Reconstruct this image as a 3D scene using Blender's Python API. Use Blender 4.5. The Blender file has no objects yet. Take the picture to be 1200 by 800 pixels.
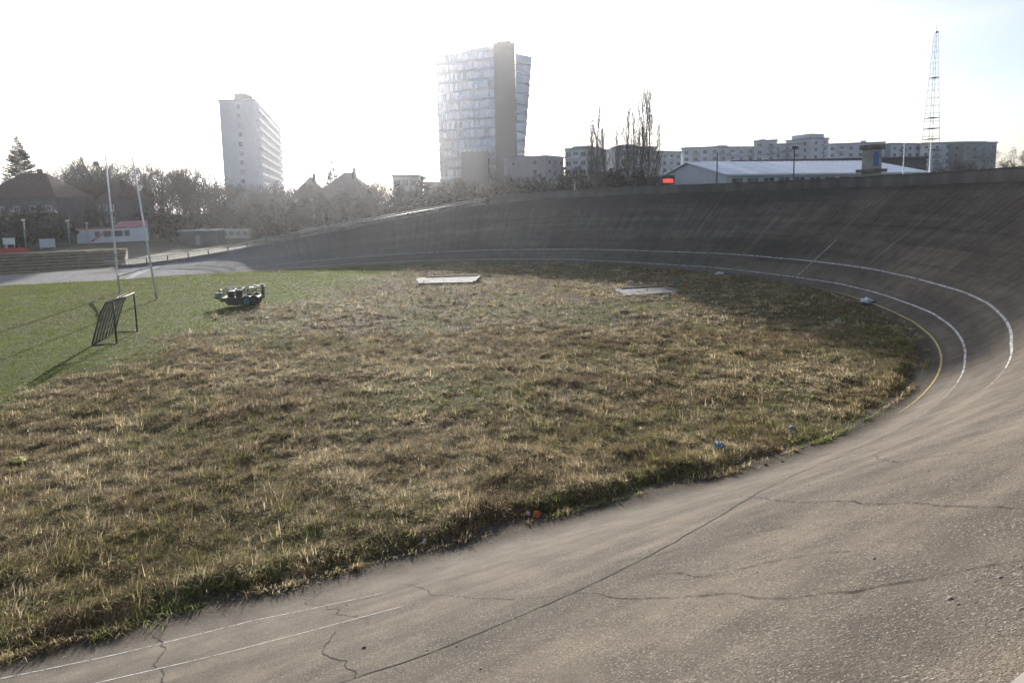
import bpy, bmesh, math, random
import numpy as np
from mathutils import Vector, Matrix
PI = math.pi
rad = math.radians
S = bpy.context.scene
C = S.collection

# ------------------------------------------------------------------ camera, sky, sun, exposure
cam_d = bpy.data.cameras.new('camera'); cam = bpy.data.objects.new('camera', cam_d); C.objects.link(cam)
cam_d.sensor_width = 36.0; cam_d.lens = 36.0 * 749.5 / 1200.0; cam_d.shift_y = -76.3/1200.0
cam_d.clip_start = 0.05; cam_d.clip_end = 6000
PITCH = math.atan((323.7 - 238.06) / 749.5)
ROLL = rad(1.18)
cam.location = (0, 0, 7.0)
cam.matrix_world = Matrix.Translation((0, 0, 7.0)) @ Matrix.Rotation(PI/2 - PITCH, 4, 'X') @ Matrix.Rotation(-ROLL, 4, 'Z')
S.camera = cam

SUN_EL, SUN_AZ = rad(15.2), rad(-11.0)          # azimuth measured from +Y towards +X
w = bpy.data.worlds.new('World'); S.world = w; w.use_nodes = True
wn = w.node_tree; bg = wn.nodes['Background']
sky = wn.nodes.new('ShaderNodeTexSky'); sky.sky_type = 'NISHITA'; sky.sun_disc = False
sky.sun_elevation = SUN_EL; sky.sun_rotation = SUN_AZ
sky.air_density = 1.0; sky.dust_density = 2.2; sky.ozone_density = 1.5; sky.altitude = 80
# thin high cloud over the blue
tc = wn.nodes.new('ShaderNodeTexCoord'); mp = wn.nodes.new('ShaderNodeMapping'); mp.inputs['Scale'].default_value = (1.2, 1.2, 6)
cn = wn.nodes.new('ShaderNodeTexNoise'); cn.inputs['Scale'].default_value = 2.2; cn.inputs['Detail'].default_value = 5
cr = wn.nodes.new('ShaderNodeValToRGB'); cr.color_ramp.elements[0].position = .35; cr.color_ramp.elements[1].position = .75
cr.color_ramp.elements[0].color = (.2, .2, .2, 1); cr.color_ramp.elements[1].color = (.85, .85, .85, 1)
bw = wn.nodes.new('ShaderNodeRGBToBW')
mul = wn.nodes.new('ShaderNodeMix'); mul.data_type = 'RGBA'; mul.blend_type = 'MIX'
tint = wn.nodes.new('ShaderNodeMix'); tint.data_type = 'RGBA'; tint.blend_type = 'MULTIPLY'; tint.inputs[0].default_value = 1
tint.inputs[7].default_value = (1.25, 1.27, 1.33, 1)
wn.links.new(tc.outputs['Generated'], mp.inputs[0]); wn.links.new(mp.outputs[0], cn.inputs[0]); wn.links.new(cn.outputs[0], cr.inputs[0])
wn.links.new(sky.outputs[0], bw.inputs[0]); wn.links.new(bw.outputs[0], tint.inputs[6])
wn.links.new(cr.outputs[0], mul.inputs[0]); wn.links.new(sky.outputs[0], mul.inputs[6]); wn.links.new(tint.outputs[2], mul.inputs[7])
wb = wn.nodes.new('ShaderNodeMix'); wb.data_type = 'RGBA'; wb.blend_type = 'MULTIPLY'; wb.inputs[0].default_value = 1; wb.inputs[7].default_value = (.96, 1.0, 1.08, 1)
wn.links.new(mul.outputs[2], wb.inputs[6]); wn.links.new(wb.outputs[2], bg.inputs[0]); bg.inputs[1].default_value = 0.085

sd = bpy.data.lights.new('sun', 'SUN'); sd.energy = 4.5; sd.angle = rad(0.9); sd.color = (1.0, .94, .86)
so = bpy.data.objects.new('sun', sd); C.objects.link(so)
sv = Vector((math.sin(SUN_AZ)*math.cos(SUN_EL), math.cos(SUN_AZ)*math.cos(SUN_EL), math.sin(SUN_EL)))
so.rotation_euler = sv.to_track_quat('Z', 'Y').to_euler()
S.view_settings.view_transform = 'Standard'; S.view_settings.look = 'None'; S.view_settings.gamma = 1
S.view_settings.exposure = 1.06
S.render.engine = 'CYCLES'
S.cycles.max_bounces = 6; S.cycles.volume_bounces = 1; S.cycles.transparent_max_bounces = 12
HAZE_DENSITY, HAZE_ANISO = 0.00018, 0.80

# ------------------------------------------------------------------ noise
def vnoise(x, y, seed=0):
    rs = np.random.RandomState(seed); T = rs.rand(256, 256)
    xi = np.floor(x).astype(int); yi = np.floor(y).astype(int); fx = x - xi; fy = y - yi
    fx = fx*fx*(3-2*fx); fy = fy*fy*(3-2*fy)
    a = T[xi & 255, yi & 255]; b = T[(xi+1) & 255, yi & 255]; c = T[xi & 255, (yi+1) & 255]; d = T[(xi+1) & 255, (yi+1) & 255]
    return (a*(1-fx)+b*fx)*(1-fy) + (c*(1-fx)+d*fx)*fy
def fbm(x, y, seed=0, o=3):
    v = 0; a = .5; t = 0
    for i in range(o):
        v = v + a*vnoise(x*2**i + 13.7*i, y*2**i + 7.1*i, seed+i); t += a; a *= .5
    return v/t
def sstep(a, b, x):
    t = np.clip((x-a)/(b-a), 0, 1); return t*t*(3-2*t)

# ------------------------------------------------------------------ material helpers
def mat(name, col, rough=.8, var=.15, scale=3., bump=0., metal=0., col2=None, spec=.3, obj=True, detail=4, stretch=None):
    m = bpy.data.materials.new(name); m.use_nodes = True; t = m.node_tree; b = t.nodes['Principled BSDF']
    b.inputs['Roughness'].default_value = rough; b.inputs['Metallic'].default_value = metal
    b.inputs['Specular IOR Level'].default_value = spec
    tcx = t.nodes.new('ShaderNodeTexCoord'); n = t.nodes.new('ShaderNodeTexNoise')
    n.inputs['Scale'].default_value = scale; n.inputs['Detail'].default_value = detail
    src = tcx.outputs['Object']
    if stretch:
        q = t.nodes.new('ShaderNodeMapping'); q.inputs['Scale'].default_value = stretch
        t.links.new(src, q.inputs[0]); src = q.outputs[0]
    t.links.new(src, n.inputs['Vector'])
    r = t.nodes.new('ShaderNodeValToRGB'); r.color_ramp.elements[0].position = .3; r.color_ramp.elements[1].position = .7
    c2 = col2 or tuple(min(1, c*(1+var)) for c in col); c1 = col if col2 else tuple(c*(1-var) for c in col)
    r.color_ramp.elements[0].color = (*c1, 1); r.color_ramp.elements[1].color = (*c2, 1)
    t.links.new(n.outputs[0], r.inputs[0]); t.links.new(r.outputs[0], b.inputs['Base Color'])
    if bump:
        bp = t.nodes.new('ShaderNodeBump'); bp.inputs['Strength'].default_value = bump; bp.inputs['Distance'].default_value = .02
        t.links.new(n.outputs[0], bp.inputs['Height']); t.links.new(bp.outputs[0], b.inputs['Normal'])
    return m
M = {}
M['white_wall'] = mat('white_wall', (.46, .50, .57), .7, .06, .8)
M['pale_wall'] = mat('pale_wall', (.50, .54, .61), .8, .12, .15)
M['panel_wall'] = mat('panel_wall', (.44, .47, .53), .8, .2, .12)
M['grey_wall'] = mat('grey_wall', (.26, .27, .29), .8, .15, .2)
M['dark_wall'] = mat('dark_wall', (.10, .095, .09), .8, .2, .4)
M['core_wall'] = mat('core_wall', (.07, .075, .088), .7, .1, .2)
M['brick_roof'] = mat('brick_roof', (.085, .045, .038), .85, .3, 1.5)
M['red_roof'] = mat('red_roof', (.42, .07, .07), .6, .1, 1.)
M['pink_roof'] = mat('pink_roof', (.50, .20, .22), .6, .1, 1.)
M['tin_roof'] = mat('tin_roof', (.72, .76, .84), .5, .08, .3, spec=.5)
M['dark_roof'] = mat('dark_roof', (.075, .07, .07), .8, .2, .6)
M['window'] = mat('window_glass', (.035, .045, .06), .12, .2, .5, spec=.6)
M['brown_window'] = mat('brown_window', (.15, .135, .125), .4, .2, .5)
M['pale_frame'] = mat('pale_frame', (.6, .6, .6), .6, .05, 2)
M['tower_glass'] = mat('tower_glass', (.15, .21, .32), .12, .35, .25, metal=.8, spec=.8)
M['spandrel'] = mat('spandrel', (.17, .21, .29), .35, .12, .3, metal=.2)
M['concrete'] = mat('concrete', (.17, .155, .14), .9, .35, 1.2, bump=.4, detail=8)
M['slab_concrete'] = mat('slab_concrete', (.16, .165, .17), .9, .25, 1.5, bump=.3, detail=9)
M['pale_concrete'] = mat('pale_concrete', (.36, .35, .33), .9, .2, 2., bump=.3, detail=8)
M['white_paint'] = mat('white_paint', (.72, .72, .72), .45, .08, 3)
M['rail_paint'] = mat('rail_paint', (.60, .59, .56), .4, .15, 4)
M['dark_metal'] = mat('dark_metal', (.05, .055, .055), .5, .25, 6, metal=.3)
M['rust_metal'] = mat('rust_metal', (.09, .075, .065), .7, .4, 5, metal=.2)
M['galv'] = mat('galvanised', (.45, .46, .47), .35, .1, 4, metal=.6)
M['teal'] = mat('teal_paint', (.05, .16, .18), .5, .15, 6)
M['rubber'] = mat('rubber', (.025, .024, .023), .8, .2, 8)
M['wood'] = mat('bench_wood', (.38, .29, .15), .8, .3, 3, stretch=(1, 8, 8))
M['green_metal'] = mat('green_metal', (.05, .16, .13), .6, .2, 3)
M['blue_metal'] = mat('blue_metal', (.16, .22, .32), .6, .1, 1)
M['bark'] = mat('bark', (.055, .046, .040), .95, .3, 6)
M['twig'] = mat('twig', (.065, .053, .045), .95, .25, 1)
M['paint_red'] = mat('paint_red', (.45, .05, .05), .6, .1, 2)
M['asph'] = None

def leafmat(name, c1, c2, tr=.35):
    m = mat(name, c1, .7, .2, 1.3, col2=c2); t = m.node_tree; b = t.nodes['Principled BSDF']
    tl = t.nodes.new('ShaderNodeBsdfTranslucent'); mx = t.nodes.new('ShaderNodeMixShader'); mx.inputs[0].default_value = tr
    t.links.new(b.inputs['Base Color'].links[0].from_socket, tl.inputs[0])
    t.links.new(b.outputs[0], mx.inputs[1]); t.links.new(tl.outputs[0], mx.inputs[2])
    t.links.new(mx.outputs[0], t.nodes['Material Output'].inputs[0]); return m
M['needles'] = leafmat('needles', (.020, .035, .022), (.04, .06, .035), .15)
M['ivy'] = leafmat('ivy', (.018, .021, .016), (.045, .042, .034), .2)

# ------------------------------------------------------------------ mesh helpers
def tag(o, label=None, cat=None, group=None, kind=None):
    if label:
        o['label'] = label
        if len(label.split()) > 16: print('LONG', len(label.split()), label)
    if cat: o['category'] = cat
    if group: o['group'] = group
    if kind: o['kind'] = kind
    return o
def empty(name, loc=(0, 0, 0), rz=0):
    o = bpy.data.objects.new(name, None); C.objects.link(o); o.location = loc; o.rotation_euler = (0, 0, rz)
    o.empty_display_size = .2; return o
class MB:
    def __init__(s): s.v = []; s.f = []
    def box(s, x0, x1, y0, y1, z0, z1, T=None):
        n = len(s.v)
        P = [(x0, y0, z0), (x1, y0, z0), (x1, y1, z0), (x0, y1, z0), (x0, y0, z1), (x1, y0, z1), (x1, y1, z1), (x0, y1, z1)]
        if T: P = [tuple(T @ Vector(p)) for p in P]
        s.v += P
        s.f += [tuple(n+i for i in q) for q in ((0, 3, 2, 1), (4, 5, 6, 7), (0, 1, 5, 4), (1, 2, 6, 5), (2, 3, 7, 6), (3, 0, 4, 7))]
        return s
    def tube(s, pts, r, n=6, cap=True):
        pts = [Vector(p) for p in pts]; rs = r if isinstance(r, (list, tuple)) else [r]*len(pts)
        base = len(s.v)
        for i, p in enumerate(pts):
            d = (pts[min(i+1, len(pts)-1)] - pts[max(i-1, 0)])
            d = d.normalized() if d.length > 1e-9 else Vector((0, 0, 1))
            a = d.orthogonal() if abs(d.z) > .98 else d.cross(Vector((0, 0, 1)))
            a.normalize(); b = d.cross(a)
            if i and n == 0: pass
            for k in range(n):
                t = 2*PI*k/n; s.v.append(tuple(p + a*math.cos(t)*rs[i] + b*math.sin(t)*rs[i]))
        for i in range(len(pts)-1):
            for k in range(n):
                q = base+i*n; s.f.append((q+k, q+(k+1) % n, q+n+(k+1) % n, q+n+k))
        if cap and n > 2:
            s.f.append(tuple(base+k for k in range(n))[::-1]); q = base+(len(pts)-1)*n; s.f.append(tuple(q+k for k in range(n)))
        return s
    def poly(s, P): n = len(s.v); s.v += [tuple(p) for p in P]; s.f.append(tuple(range(n, n+len(P)))); return s
    def prism(s, P, z0, z1, P1=None):
        n = len(s.v); k = len(P); P1 = P1 or P
        s.v += [(p[0], p[1], z0) for p in P] + [(p[0], p[1], z1) for p in P1]
        s.f.append(tuple(range(n, n+k))[::-1]); s.f.append(tuple(range(n+k, n+2*k)))
        for i in range(k): j = (i+1) % k; s.f.append((n+i, n+j, n+k+j, n+k+i))
        return s
    def wheel(s, c, ax, r, w, n=20):   # solid disc around axis
        return s.tube([Vector(c)-Vector(ax)*w/2, Vector(c)+Vector(ax)*w/2], r, n)
    def build(s, name, m, parent=None, smooth=False, bevel=0):
        me = bpy.data.meshes.new(name); me.from_pydata(s.v, [], s.f); me.update()
        if m: me.materials.append(m)
        if smooth: me.polygons.foreach_set('use_smooth', [True]*len(me.polygons))
        o = bpy.data.objects.new(name, me); C.objects.link(o)
        if parent: o.parent = parent
        if bevel:
            b = o.modifiers.new('b', 'BEVEL'); b.width = bevel; b.segments = 2; b.limit_method = 'ANGLE'
        return o
def np_mesh(name, V, Fq, m, parent=None, smooth=False):
    me = bpy.data.meshes.new(name); n = len(Fq); k = Fq.shape[1]
    me.vertices.add(len(V)); me.vertices.foreach_set('co', np.ascontiguousarray(V, dtype=np.float32).ravel())
    me.loops.add(n*k); me.loops.foreach_set('vertex_index', np.ascontiguousarray(Fq, dtype=np.int32).ravel())
    me.polygons.add(n); me.polygons.foreach_set('loop_start', np.arange(n, dtype=np.int32)*k)
    me.update(calc_edges=True)
    if smooth: me.polygons.foreach_set('use_smooth', np.ones(n, dtype=bool))
    if m: me.materials.append(m)
    o = bpy.data.objects.new(name, me); C.objects.link(o)
    if parent: o.parent = parent
    return o
def kids(o): return [c for c in list(C.objects) if c.parent == o]
def copy_tree(o, kidmap=None):
    c = o.copy(); C.objects.link(c)
    for ch in (o.children):
        d = ch.copy(); C.objects.link(d); d.parent = c
        for g in ch.children:
            e = g.copy(); C.objects.link(e); e.parent = d
    return c
def X(px, d): return (px-600)/749.5*d          # sideways metres of a bearing at forward distance d

# ------------------------------------------------------------------ velodrome geometry (plan: two straights and a round bend)
ANG = rad(24.78); CA, SA = math.cos(ANG), math.sin(ANG)
R, CU, CNN = 31.68, 10.17, 43.65; W = 10.5
RL = np.array([-70, -45, -25, -10, 0, 10, 20, 30, 66.8, 77.1, 84., 95.8, 105.2, 116.5, 133, 500.])
RZ = np.array([1.2, 1.6, 3.2, 4.95, 6.8, 8.2, 8.6, 8.62, 8.65, 8.3, 7.35, 4.8, 2.9, 1.4, 1.2, 1.2])
def rim(L): return sum(np.interp(L+d, RL, RZ) for d in (-4, -2, 0, 2, 4))/5
def prof(s): return (np.sqrt((s-.7)**2+.36)+(s-.7))/2
PE = prof(W)
def tz(L, s): return prof(s)/PE*(rim(L)-.85)
def plan(L, s):
    L = np.asarray(L, float); s = np.asarray(s, float); L, s = np.broadcast_arrays(L, s)
    ph = L/R - PI/2; r = R+s
    u = np.where(L < 0, L, np.where(L > PI*R, -(L-PI*R), r*np.cos(ph)))
    n = np.where(L < 0, -r, np.where(L > PI*R, r, r*np.sin(ph)))
    u = u+CU; n = n+CNN
    return u*CA - n*SA, u*SA + n*CA
def ln(x, y):
    u = x*CA+y*SA-CU; n = -x*SA+y*CA-CNN
    r = np.hypot(u, n); ph = np.arctan2(n, u)
    return np.where(u >= 0, (ph+PI/2)*R, np.where(n < 0, u, PI*R-u)), np.where(u >= 0, r, np.abs(n))-R
def grid_mesh(name, Ls, ss, zf, m, parent=None, uv=True, smooth=True):
    LL, SS = np.meshgrid(Ls, ss, indexing='ij'); x, y = plan(LL, SS); z = zf(LL, SS)
    V = np.stack([x, y, z], -1).reshape(-1, 3); a, b = LL.shape
    i = np.arange(a-1)[:, None]*b + np.arange(b-1)[None]; i = i.ravel()
    Fq = np.stack([i, i+b, i+b+1, i+1], 1)
    o = np_mesh(name, V, Fq[:, ::-1], m, parent, smooth)
    if uv:
        u = o.data.uv_layers.new(name='UVMap'); lv = np.ascontiguousarray(Fq[:, ::-1]).ravel()
        u.data.foreach_set('uv', np.stack([LL.ravel()[lv], SS.ravel()[lv]], 1).astype(np.float32).ravel())
    return o

# ---- track surface material: aged bitumen with loose stone, streaks running down the slope
def track_material():
    m = bpy.data.materials.new('track_surface'); m.use_nodes = True; t = m.node_tree; b = t.nodes['Principled BSDF']
    N = t.nodes.new; Lk = t.links.new
    uv = N('ShaderNodeUVMap'); uv.uv_map = 'UVMap'
    def noise(scale, sc=(1, 1, 1), det=4, rough=.5):
        q = N('ShaderNodeMapping'); q.inputs['Scale'].default_value = sc; n = N('ShaderNodeTexNoise')
        n.inputs['Scale'].default_value = scale; n.inputs['Detail'].default_value = det; n.inputs['Roughness'].default_value = rough
        Lk(uv.outputs[0], q.inputs[0]); Lk(q.outputs[0], n.inputs['Vector']); return n.outputs[0]
    def ramp(src, p0, p1, c0, c1):
        r = N('ShaderNodeValToRGB'); r.color_ramp.elements[0].position = p0; r.color_ramp.elements[1].position = p1
        r.color_ramp.elements[0].color = (*c0, 1); r.color_ramp.elements[1].color = (*c1, 1); Lk(src, r.inputs[0]); return r.outputs[0]
    def mix(f, a, c, bt='MIX', fac=None):
        x = N('ShaderNodeMix'); x.data_type = 'RGBA'; x.blend_type = bt
        if f is None: x.inputs[0].default_value = fac
        else: Lk(f, x.inputs[0])
        for s_, k in ((a, 6), (c, 7)):
            if isinstance(s_, tuple): x.inputs[k].default_value = (*s_, 1)
            else: Lk(s_, x.inputs[k])
        return x.outputs[2]
    def mth(op, a, b_=None):
        x = N('ShaderNodeMath'); x.operation = op
        for k, s_ in enumerate((a, b_)):
            if s_ is None: continue
            if isinstance(s_, (int, float)): x.inputs[k].default_value = s_
            else: Lk(s_, x.inputs[k])
        return x.outputs[0]
    big = noise(.16, (1, 1.6, 1), 5)
    base = ramp(big, .3, .7, (.108, .093, .074), (.180, .156, .124))
    med = noise(1.3, (1, 1, 1), 6, .65)
    base = mix(None, base, ramp(med, .25, .75, (.55, .55, .56), (1.4, 1.38, 1.35)), 'MULTIPLY', .9)
    # long soft dark bands along the riding direction
    band = noise(1., (.05, .9, 1), 5, .6)
    base = mix(None, base, ramp(band, .42, .60, (.66, .66, .68), (1.12, 1.11, 1.1)), 'MULTIPLY', .8)
    # streaks running down the slope, stronger high on the bank
    st = noise(1., (2.6, .10, 1), 6, .65); st2 = noise(1., (.7, .13, 1), 3)
    sep = N('ShaderNodeSeparateXYZ'); Lk(uv.outputs[0], sep.inputs[0])
    hi = N('ShaderNodeMapRange'); hi.inputs[1].default_value = 1.5; hi.inputs[2].default_value = 7; Lk(sep.outputs[1], hi.inputs[0])
    farm = N('ShaderNodeMapRange'); farm.inputs[1].default_value = 8; farm.inputs[2].default_value = 26; Lk(sep.outputs[0], farm.inputs[0])
    hf = mth('MULTIPLY', hi.outputs[0], farm.outputs[0])
    dk = ramp(st, .36, .62, (.60, .60, .62), (1.18, 1.17, 1.15))
    base = mix(hf, base, mix(None, base, dk, 'MULTIPLY', .95))
    lightst = ramp(mth('MULTIPLY', st, st2), .33, .42, (0, 0, 0), (1, 1, 1))
    base = mix(mth('MULTIPLY', lightst, mth('MULTIPLY', hf, .35)), base, (.30, .28, .25))
    # the far bank darkens towards its top
    tp = N('ShaderNodeMapRange'); tp.inputs[1].default_value = 7.; tp.inputs[2].default_value = 10.5; Lk(sep.outputs[1], tp.inputs[0])
    base = mix(mth('MULTIPLY', mth('MULTIPLY', tp.outputs[0], farm.outputs[0]), .55), base, (.045, .042, .040))
    # cast panels differ a little in tone
    fl_ = N('ShaderNodeCombineXYZ'); Lk(mth('FLOOR', mth('DIVIDE', sep.outputs[0], 6.1)), fl_.inputs[0]); Lk(mth('FLOOR', mth('DIVIDE', sep.outputs[1], 2.62)), fl_.inputs[1])
    wn_ = N('ShaderNodeTexWhiteNoise'); Lk(fl_.outputs[0], wn_.inputs['Vector'])
    base = mix(mth('MULTIPLY', farm.outputs[0], .55), base, mix(None, base, ramp(wn_.outputs['Value'], 0, 1, (.68, .68, .69), (1.3, 1.29, 1.27)), 'MULTIPLY', 1.))
    lj = mth('ABSOLUTE', mth('SUBTRACT', mth('FRACT', mth('DIVIDE', mth('ADD', sep.outputs[1], mth('MULTIPLY', med, .06)), 2.62)), .5))
    base = mix(mth('MULTIPLY', ramp(lj, .006, .012, (1, 1, 1), (0, 0, 0)), mth('MULTIPLY', farm.outputs[0], .35)), base, (.03, .028, .026))
    # the flat straight is paler: grazing sun sheen painted into its base colour
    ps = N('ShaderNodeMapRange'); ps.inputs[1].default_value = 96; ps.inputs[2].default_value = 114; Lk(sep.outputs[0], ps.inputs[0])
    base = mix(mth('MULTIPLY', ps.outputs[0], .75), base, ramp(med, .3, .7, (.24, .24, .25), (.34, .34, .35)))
    # loose stone: pale and dark grains
    vo = N('ShaderNodeTexVoronoi'); vo.inputs['Scale'].default_value = 88; Lk(uv.outputs[0], vo.inputs['Vector'])
    sc_ = N('ShaderNodeSeparateColor'); Lk(vo.outputs['Color'], sc_.inputs[0])
    gz = noise(2.2, (1, 1, 1), 4, .6)
    near = N('ShaderNodeMapRange'); near.inputs[1].default_value = 1.2; near.inputs[2].default_value = 5; near.inputs[3].default_value = .45; Lk(sep.outputs[1], near.inputs[0])
    gd = ramp(gz, .3, .62, (.25, .25, .25), (1, 1, 1))
    gd = mth('MULTIPLY', gd, near.outputs[0])
    pale = mth('MULTIPLY', ramp(sc_.outputs[0], .86, .93, (0, 0, 0), (1, 1, 1)), gd)
    dark = mth('MULTIPLY', ramp(sc_.outputs[1], .60, .80, (0, 0, 0), (1, 1, 1)), gd)
    base = mix(mth('MULTIPLY', dark, .65), base, (.050, .045, .042))
    base = mix(mth('MULTIPLY', pale, .6), base, (.38, .345, .295))
    # sandy dust that has gathered at the foot
    foot = N('ShaderNodeMapRange'); foot.inputs[1].default_value = 3.2; foot.inputs[2].default_value = .2; Lk(sep.outputs[1], foot.inputs[0])
    base = mix(mth('MULTIPLY', foot.outputs[0], .5), base, ramp(med, .3, .7, (.125, .108, .090), (.20, .175, .148)))
    # dark soil and litter washed off the grass
    sp_ = N('ShaderNodeMapRange'); sp_.inputs[1].default_value = .55; sp_.inputs[2].default_value = .0; Lk(mth('SUBTRACT', sep.outputs[1], mth('MULTIPLY', noise(1., (1.1, 1.1, 1), 6, .7), .55)), sp_.inputs[0])
    base = mix(mth('MULTIPLY', sp_.outputs[0], .8), base, ramp(noise(9, (1, 1, 1), 5, .7), .35, .65, (.035, .028, .020), (.11, .09, .065)))
    # pale whitish patches (old render spots)
    spot = noise(1., (.55, .55, 1), 7, .75)
    base = mix(mth('MULTIPLY', ramp(spot, .70, .74, (0, 0, 0), (1, 1, 1)), .5), base, (.36, .35, .33))
    # construction joints across the bank, every few metres
    wv = mth('ABSOLUTE', mth('SUBTRACT', mth('FRACT', mth('DIVIDE', mth('ADD', sep.outputs[0], mth('MULTIPLY', med, .12)), 6.1)), .5))
    jn = ramp(wv, .0012, .0035, (1, 1, 1), (0, 0, 0))
    base = mix(mth('MULTIPLY', jn, mth('MULTIPLY', farm.outputs[0], .45)), base, (.04, .038, .036))
    Lk(base, b.inputs['Base Color'])
    b.inputs['Roughness'].default_value = .9; b.inputs['Specular IOR Level'].default_value = .12
    hgt = mth('ADD', mth('MULTIPLY', vo.outputs['Distance'], .35), mth('MULTIPLY', noise(30, (1, 1, 1), 5, .7), 1.1))
    hgt = mth('ADD', hgt, mth('MULTIPLY', med, 1.6))
    bp = N('ShaderNodeBump'); bp.inputs['Strength'].default_value = .75; bp.inputs['Distance'].default_value = .03
    Lk(hgt, bp.inputs['Height']); Lk(bp.outputs[0], b.inputs['Normal'])
    return m
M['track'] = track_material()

def worn_paint(name, col, lo, hi, scale=5):
    m = bpy.data.materials.new(name); m.use_nodes = True; t = m.node_tree; b = t.nodes['Principled BSDF']
    b.inputs['Base Color'].default_value = (*col, 1); b.inputs['Roughness'].default_value = .85; b.inputs['Specular IOR Level'].default_value = .03
    g = t.nodes.new('ShaderNodeTexCoord'); n = t.nodes.new('ShaderNodeTexNoise'); n.inputs['Scale'].default_value = scale; n.inputs['Detail'].default_value = 9; n.inputs['Roughness'].default_value = .75
    r = t.nodes.new('ShaderNodeValToRGB'); r.color_ramp.elements[0].position = lo; r.color_ramp.elements[1].position = hi
    t.links.new(g.outputs['Object'], n.inputs['Vector']); t.links.new(n.outputs[0], r.inputs[0]); t.links.new(r.outputs[0], b.inputs['Alpha']); return m
M['line_white'] = worn_paint('line_white', (.62, .62, .62), .36, .56)
M['line_faint'] = worn_paint('line_faint', (.46, .45, .43), .44, .70)
M['line_yellow'] = worn_paint('line_yellow', (.55, .46, .20), .28, .52)
M['line_near'] = worn_paint('line_near', (.46, .45, .43), .30, .60, 7)
M['line_patch'] = worn_paint('line_patch', (.42, .41, .39), .42, .72, 16)
M['crack'] = mat('crack_fill', (.018, .016, .015), .95, .3, 5)
M['crack_soft'] = worn_paint('crack_soft', (.040, .036, .033), .40, .75, 9)

# ------------------------------------------------------------------ ground, track, embankment
GX = 1180
gm = mat('outer_ground', (.045, .050, .022), .95, .3, .08, col2=(.095, .085, .045), detail=8)
go = MB().box(-GX, GX, -GX, GX, -.5, -.10).build('ground', gm); tag(go, kind='structure')

Ls = np.arange(-60, PI*R+170, .5)
ss = np.concatenate([np.arange(-.3, 3, .15), np.arange(3, W, .5), [W]])
def track_z(L, s):
    x, y = plan(L, s)
    z = prof(np.maximum(s, -.3))/PE*(rim(L)-.85)
    return z + (vnoise(x*.5, y*.5, 5)-.5)*.04 + (vnoise(x*.13, y*.13, 6)-.5)*.07 - .02
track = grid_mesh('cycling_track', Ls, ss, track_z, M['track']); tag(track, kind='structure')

def strip(name, path, width, m, lift=.006, parent=track, jag=0, seed=1):
    """ribbon on the track surface; path = [(L, s)...]"""
    path = np.array(path, float); d = np.hypot(*np.diff(path, axis=0).T); cum = np.r_[0, np.cumsum(d)]
    n = max(2, int(cum[-1]/(.05 if jag else .12) if cum[-1] < 40 else cum[-1]/.3)); q = np.linspace(0, cum[-1], n)
    P = np.stack([np.interp(q, cum, path[:, 0]), np.interp(q, cum, path[:, 1])], 1)
    T = np.gradient(P, axis=0); T /= np.hypot(*T.T)[:, None]+1e-9; Nn = np.stack([-T[:, 1], T[:, 0]], 1)
    if jag: P = P + Nn*((fbm(q*1.9, q*0+seed, seed, 5)-.5)*jag*2.6)[:, None]
    wd = np.broadcast_to(np.interp(q/cum[-1], np.linspace(0, 1, len(np.atleast_1d(width))), np.atleast_1d(width)), q.shape).copy()
    if jag: wd *= .4+1.2*vnoise(q*6, q*0+3.3, seed+9)
    V = []
    for k in (-.5, .5):
        p = P + Nn*(wd*k)[:, None]; x, y = plan(p[:, 0], p[:, 1])
        V.append(np.stack([x, y, track_z_exact(p[:, 0], p[:, 1])+lift], 1))
    V = np.concatenate(V); i = np.arange(n-1)
    return np_mesh(name, V, np.stack([i, i+1, n+i+1, n+i], 1), m, parent)
_LL, _SS = np.meshgrid(Ls, ss, indexing='ij'); _TZ = track_z(_LL, _SS)
def track_z_exact(L, s):
    L = np.asarray(L); s = np.asarray(s); i = np.clip(((L-Ls[0])/.5).astype(int), 0, len(Ls)-2); j = np.clip(np.searchsorted(ss, s, side='right')-1, 0, len(ss)-2)
    a = (L-Ls[i])/.5; b = (s-ss[j])/(ss[j+1]-ss[j])
    return (_TZ[i, j]*(1-a)+_TZ[i+1, j]*a)*(1-b)+(_TZ[i, j+1]*(1-a)+_TZ[i+1, j+1]*a)*b
def along(l0, l1, s, wob=0): 
    q = np.arange(l0, l1, 2.); return [(a, (s if not callable(s) else s(a))) for a in q]
LINES = True
s3 = lambda a: float(np.interp(a, [-16, -12.4, -10, -7.9, 0, 15, 24, 44, 60, 75, 105], [1.6, 2.1, 2.75, 3.4, 3.3, 2.71, 2.95, 2.96, 2.72, 2.58, 2.86]))
s2 = lambda a: float(np.interp(a, [-16, -13.6, -11.9, -10, -7.6, 5, 16, 25, 40, 60, 110], [.35, .65, .98, 1.2, 2.1, 1.7, 1.35, 1.47, 1.38, 1.12, 1.18]))
strip('lane_line', along(12, 110, s2), [.03]+[.075]*24, M['line_white'])
strip('lane_line', along(1, 14, s2), [.02, .06], M['line_faint'])
strip('lane_line', along(9, 42, .58), [.02, .07, .08, .08, .02], M['line_yellow'])
strip('lane_line', along(11, 60, s3), [.03]+[.085]*12, M['line_white'])
strip('lane_line', along(58, 112, s3), .08, M['line_white'])
strip('lane_line', along(1, 13, s3), [.02, .06], M['line_faint'])
strip('lane_line', along(-18, -7, s2), .036, M['line_near'])
strip('lane_line', along(-18, -7, s3), .036, M['line_near'])
strip('cross_line', [(43.5, 1.5), (43.5, 5.1)], .07, M['line_white'])
strip('cross_line', [(77.0, 1.4), (75.9, 6.0)], .16, M['line_faint'])
strip('cross_line', [(71.4, 1.2), (71.1, 4.2)], .16, M['line_faint'])
strip('cross_line', [(118.4, .4), (117.4, 5.0), (116.6, 8.6)], [.35, .9, 1.9], M['line_white'])
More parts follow.
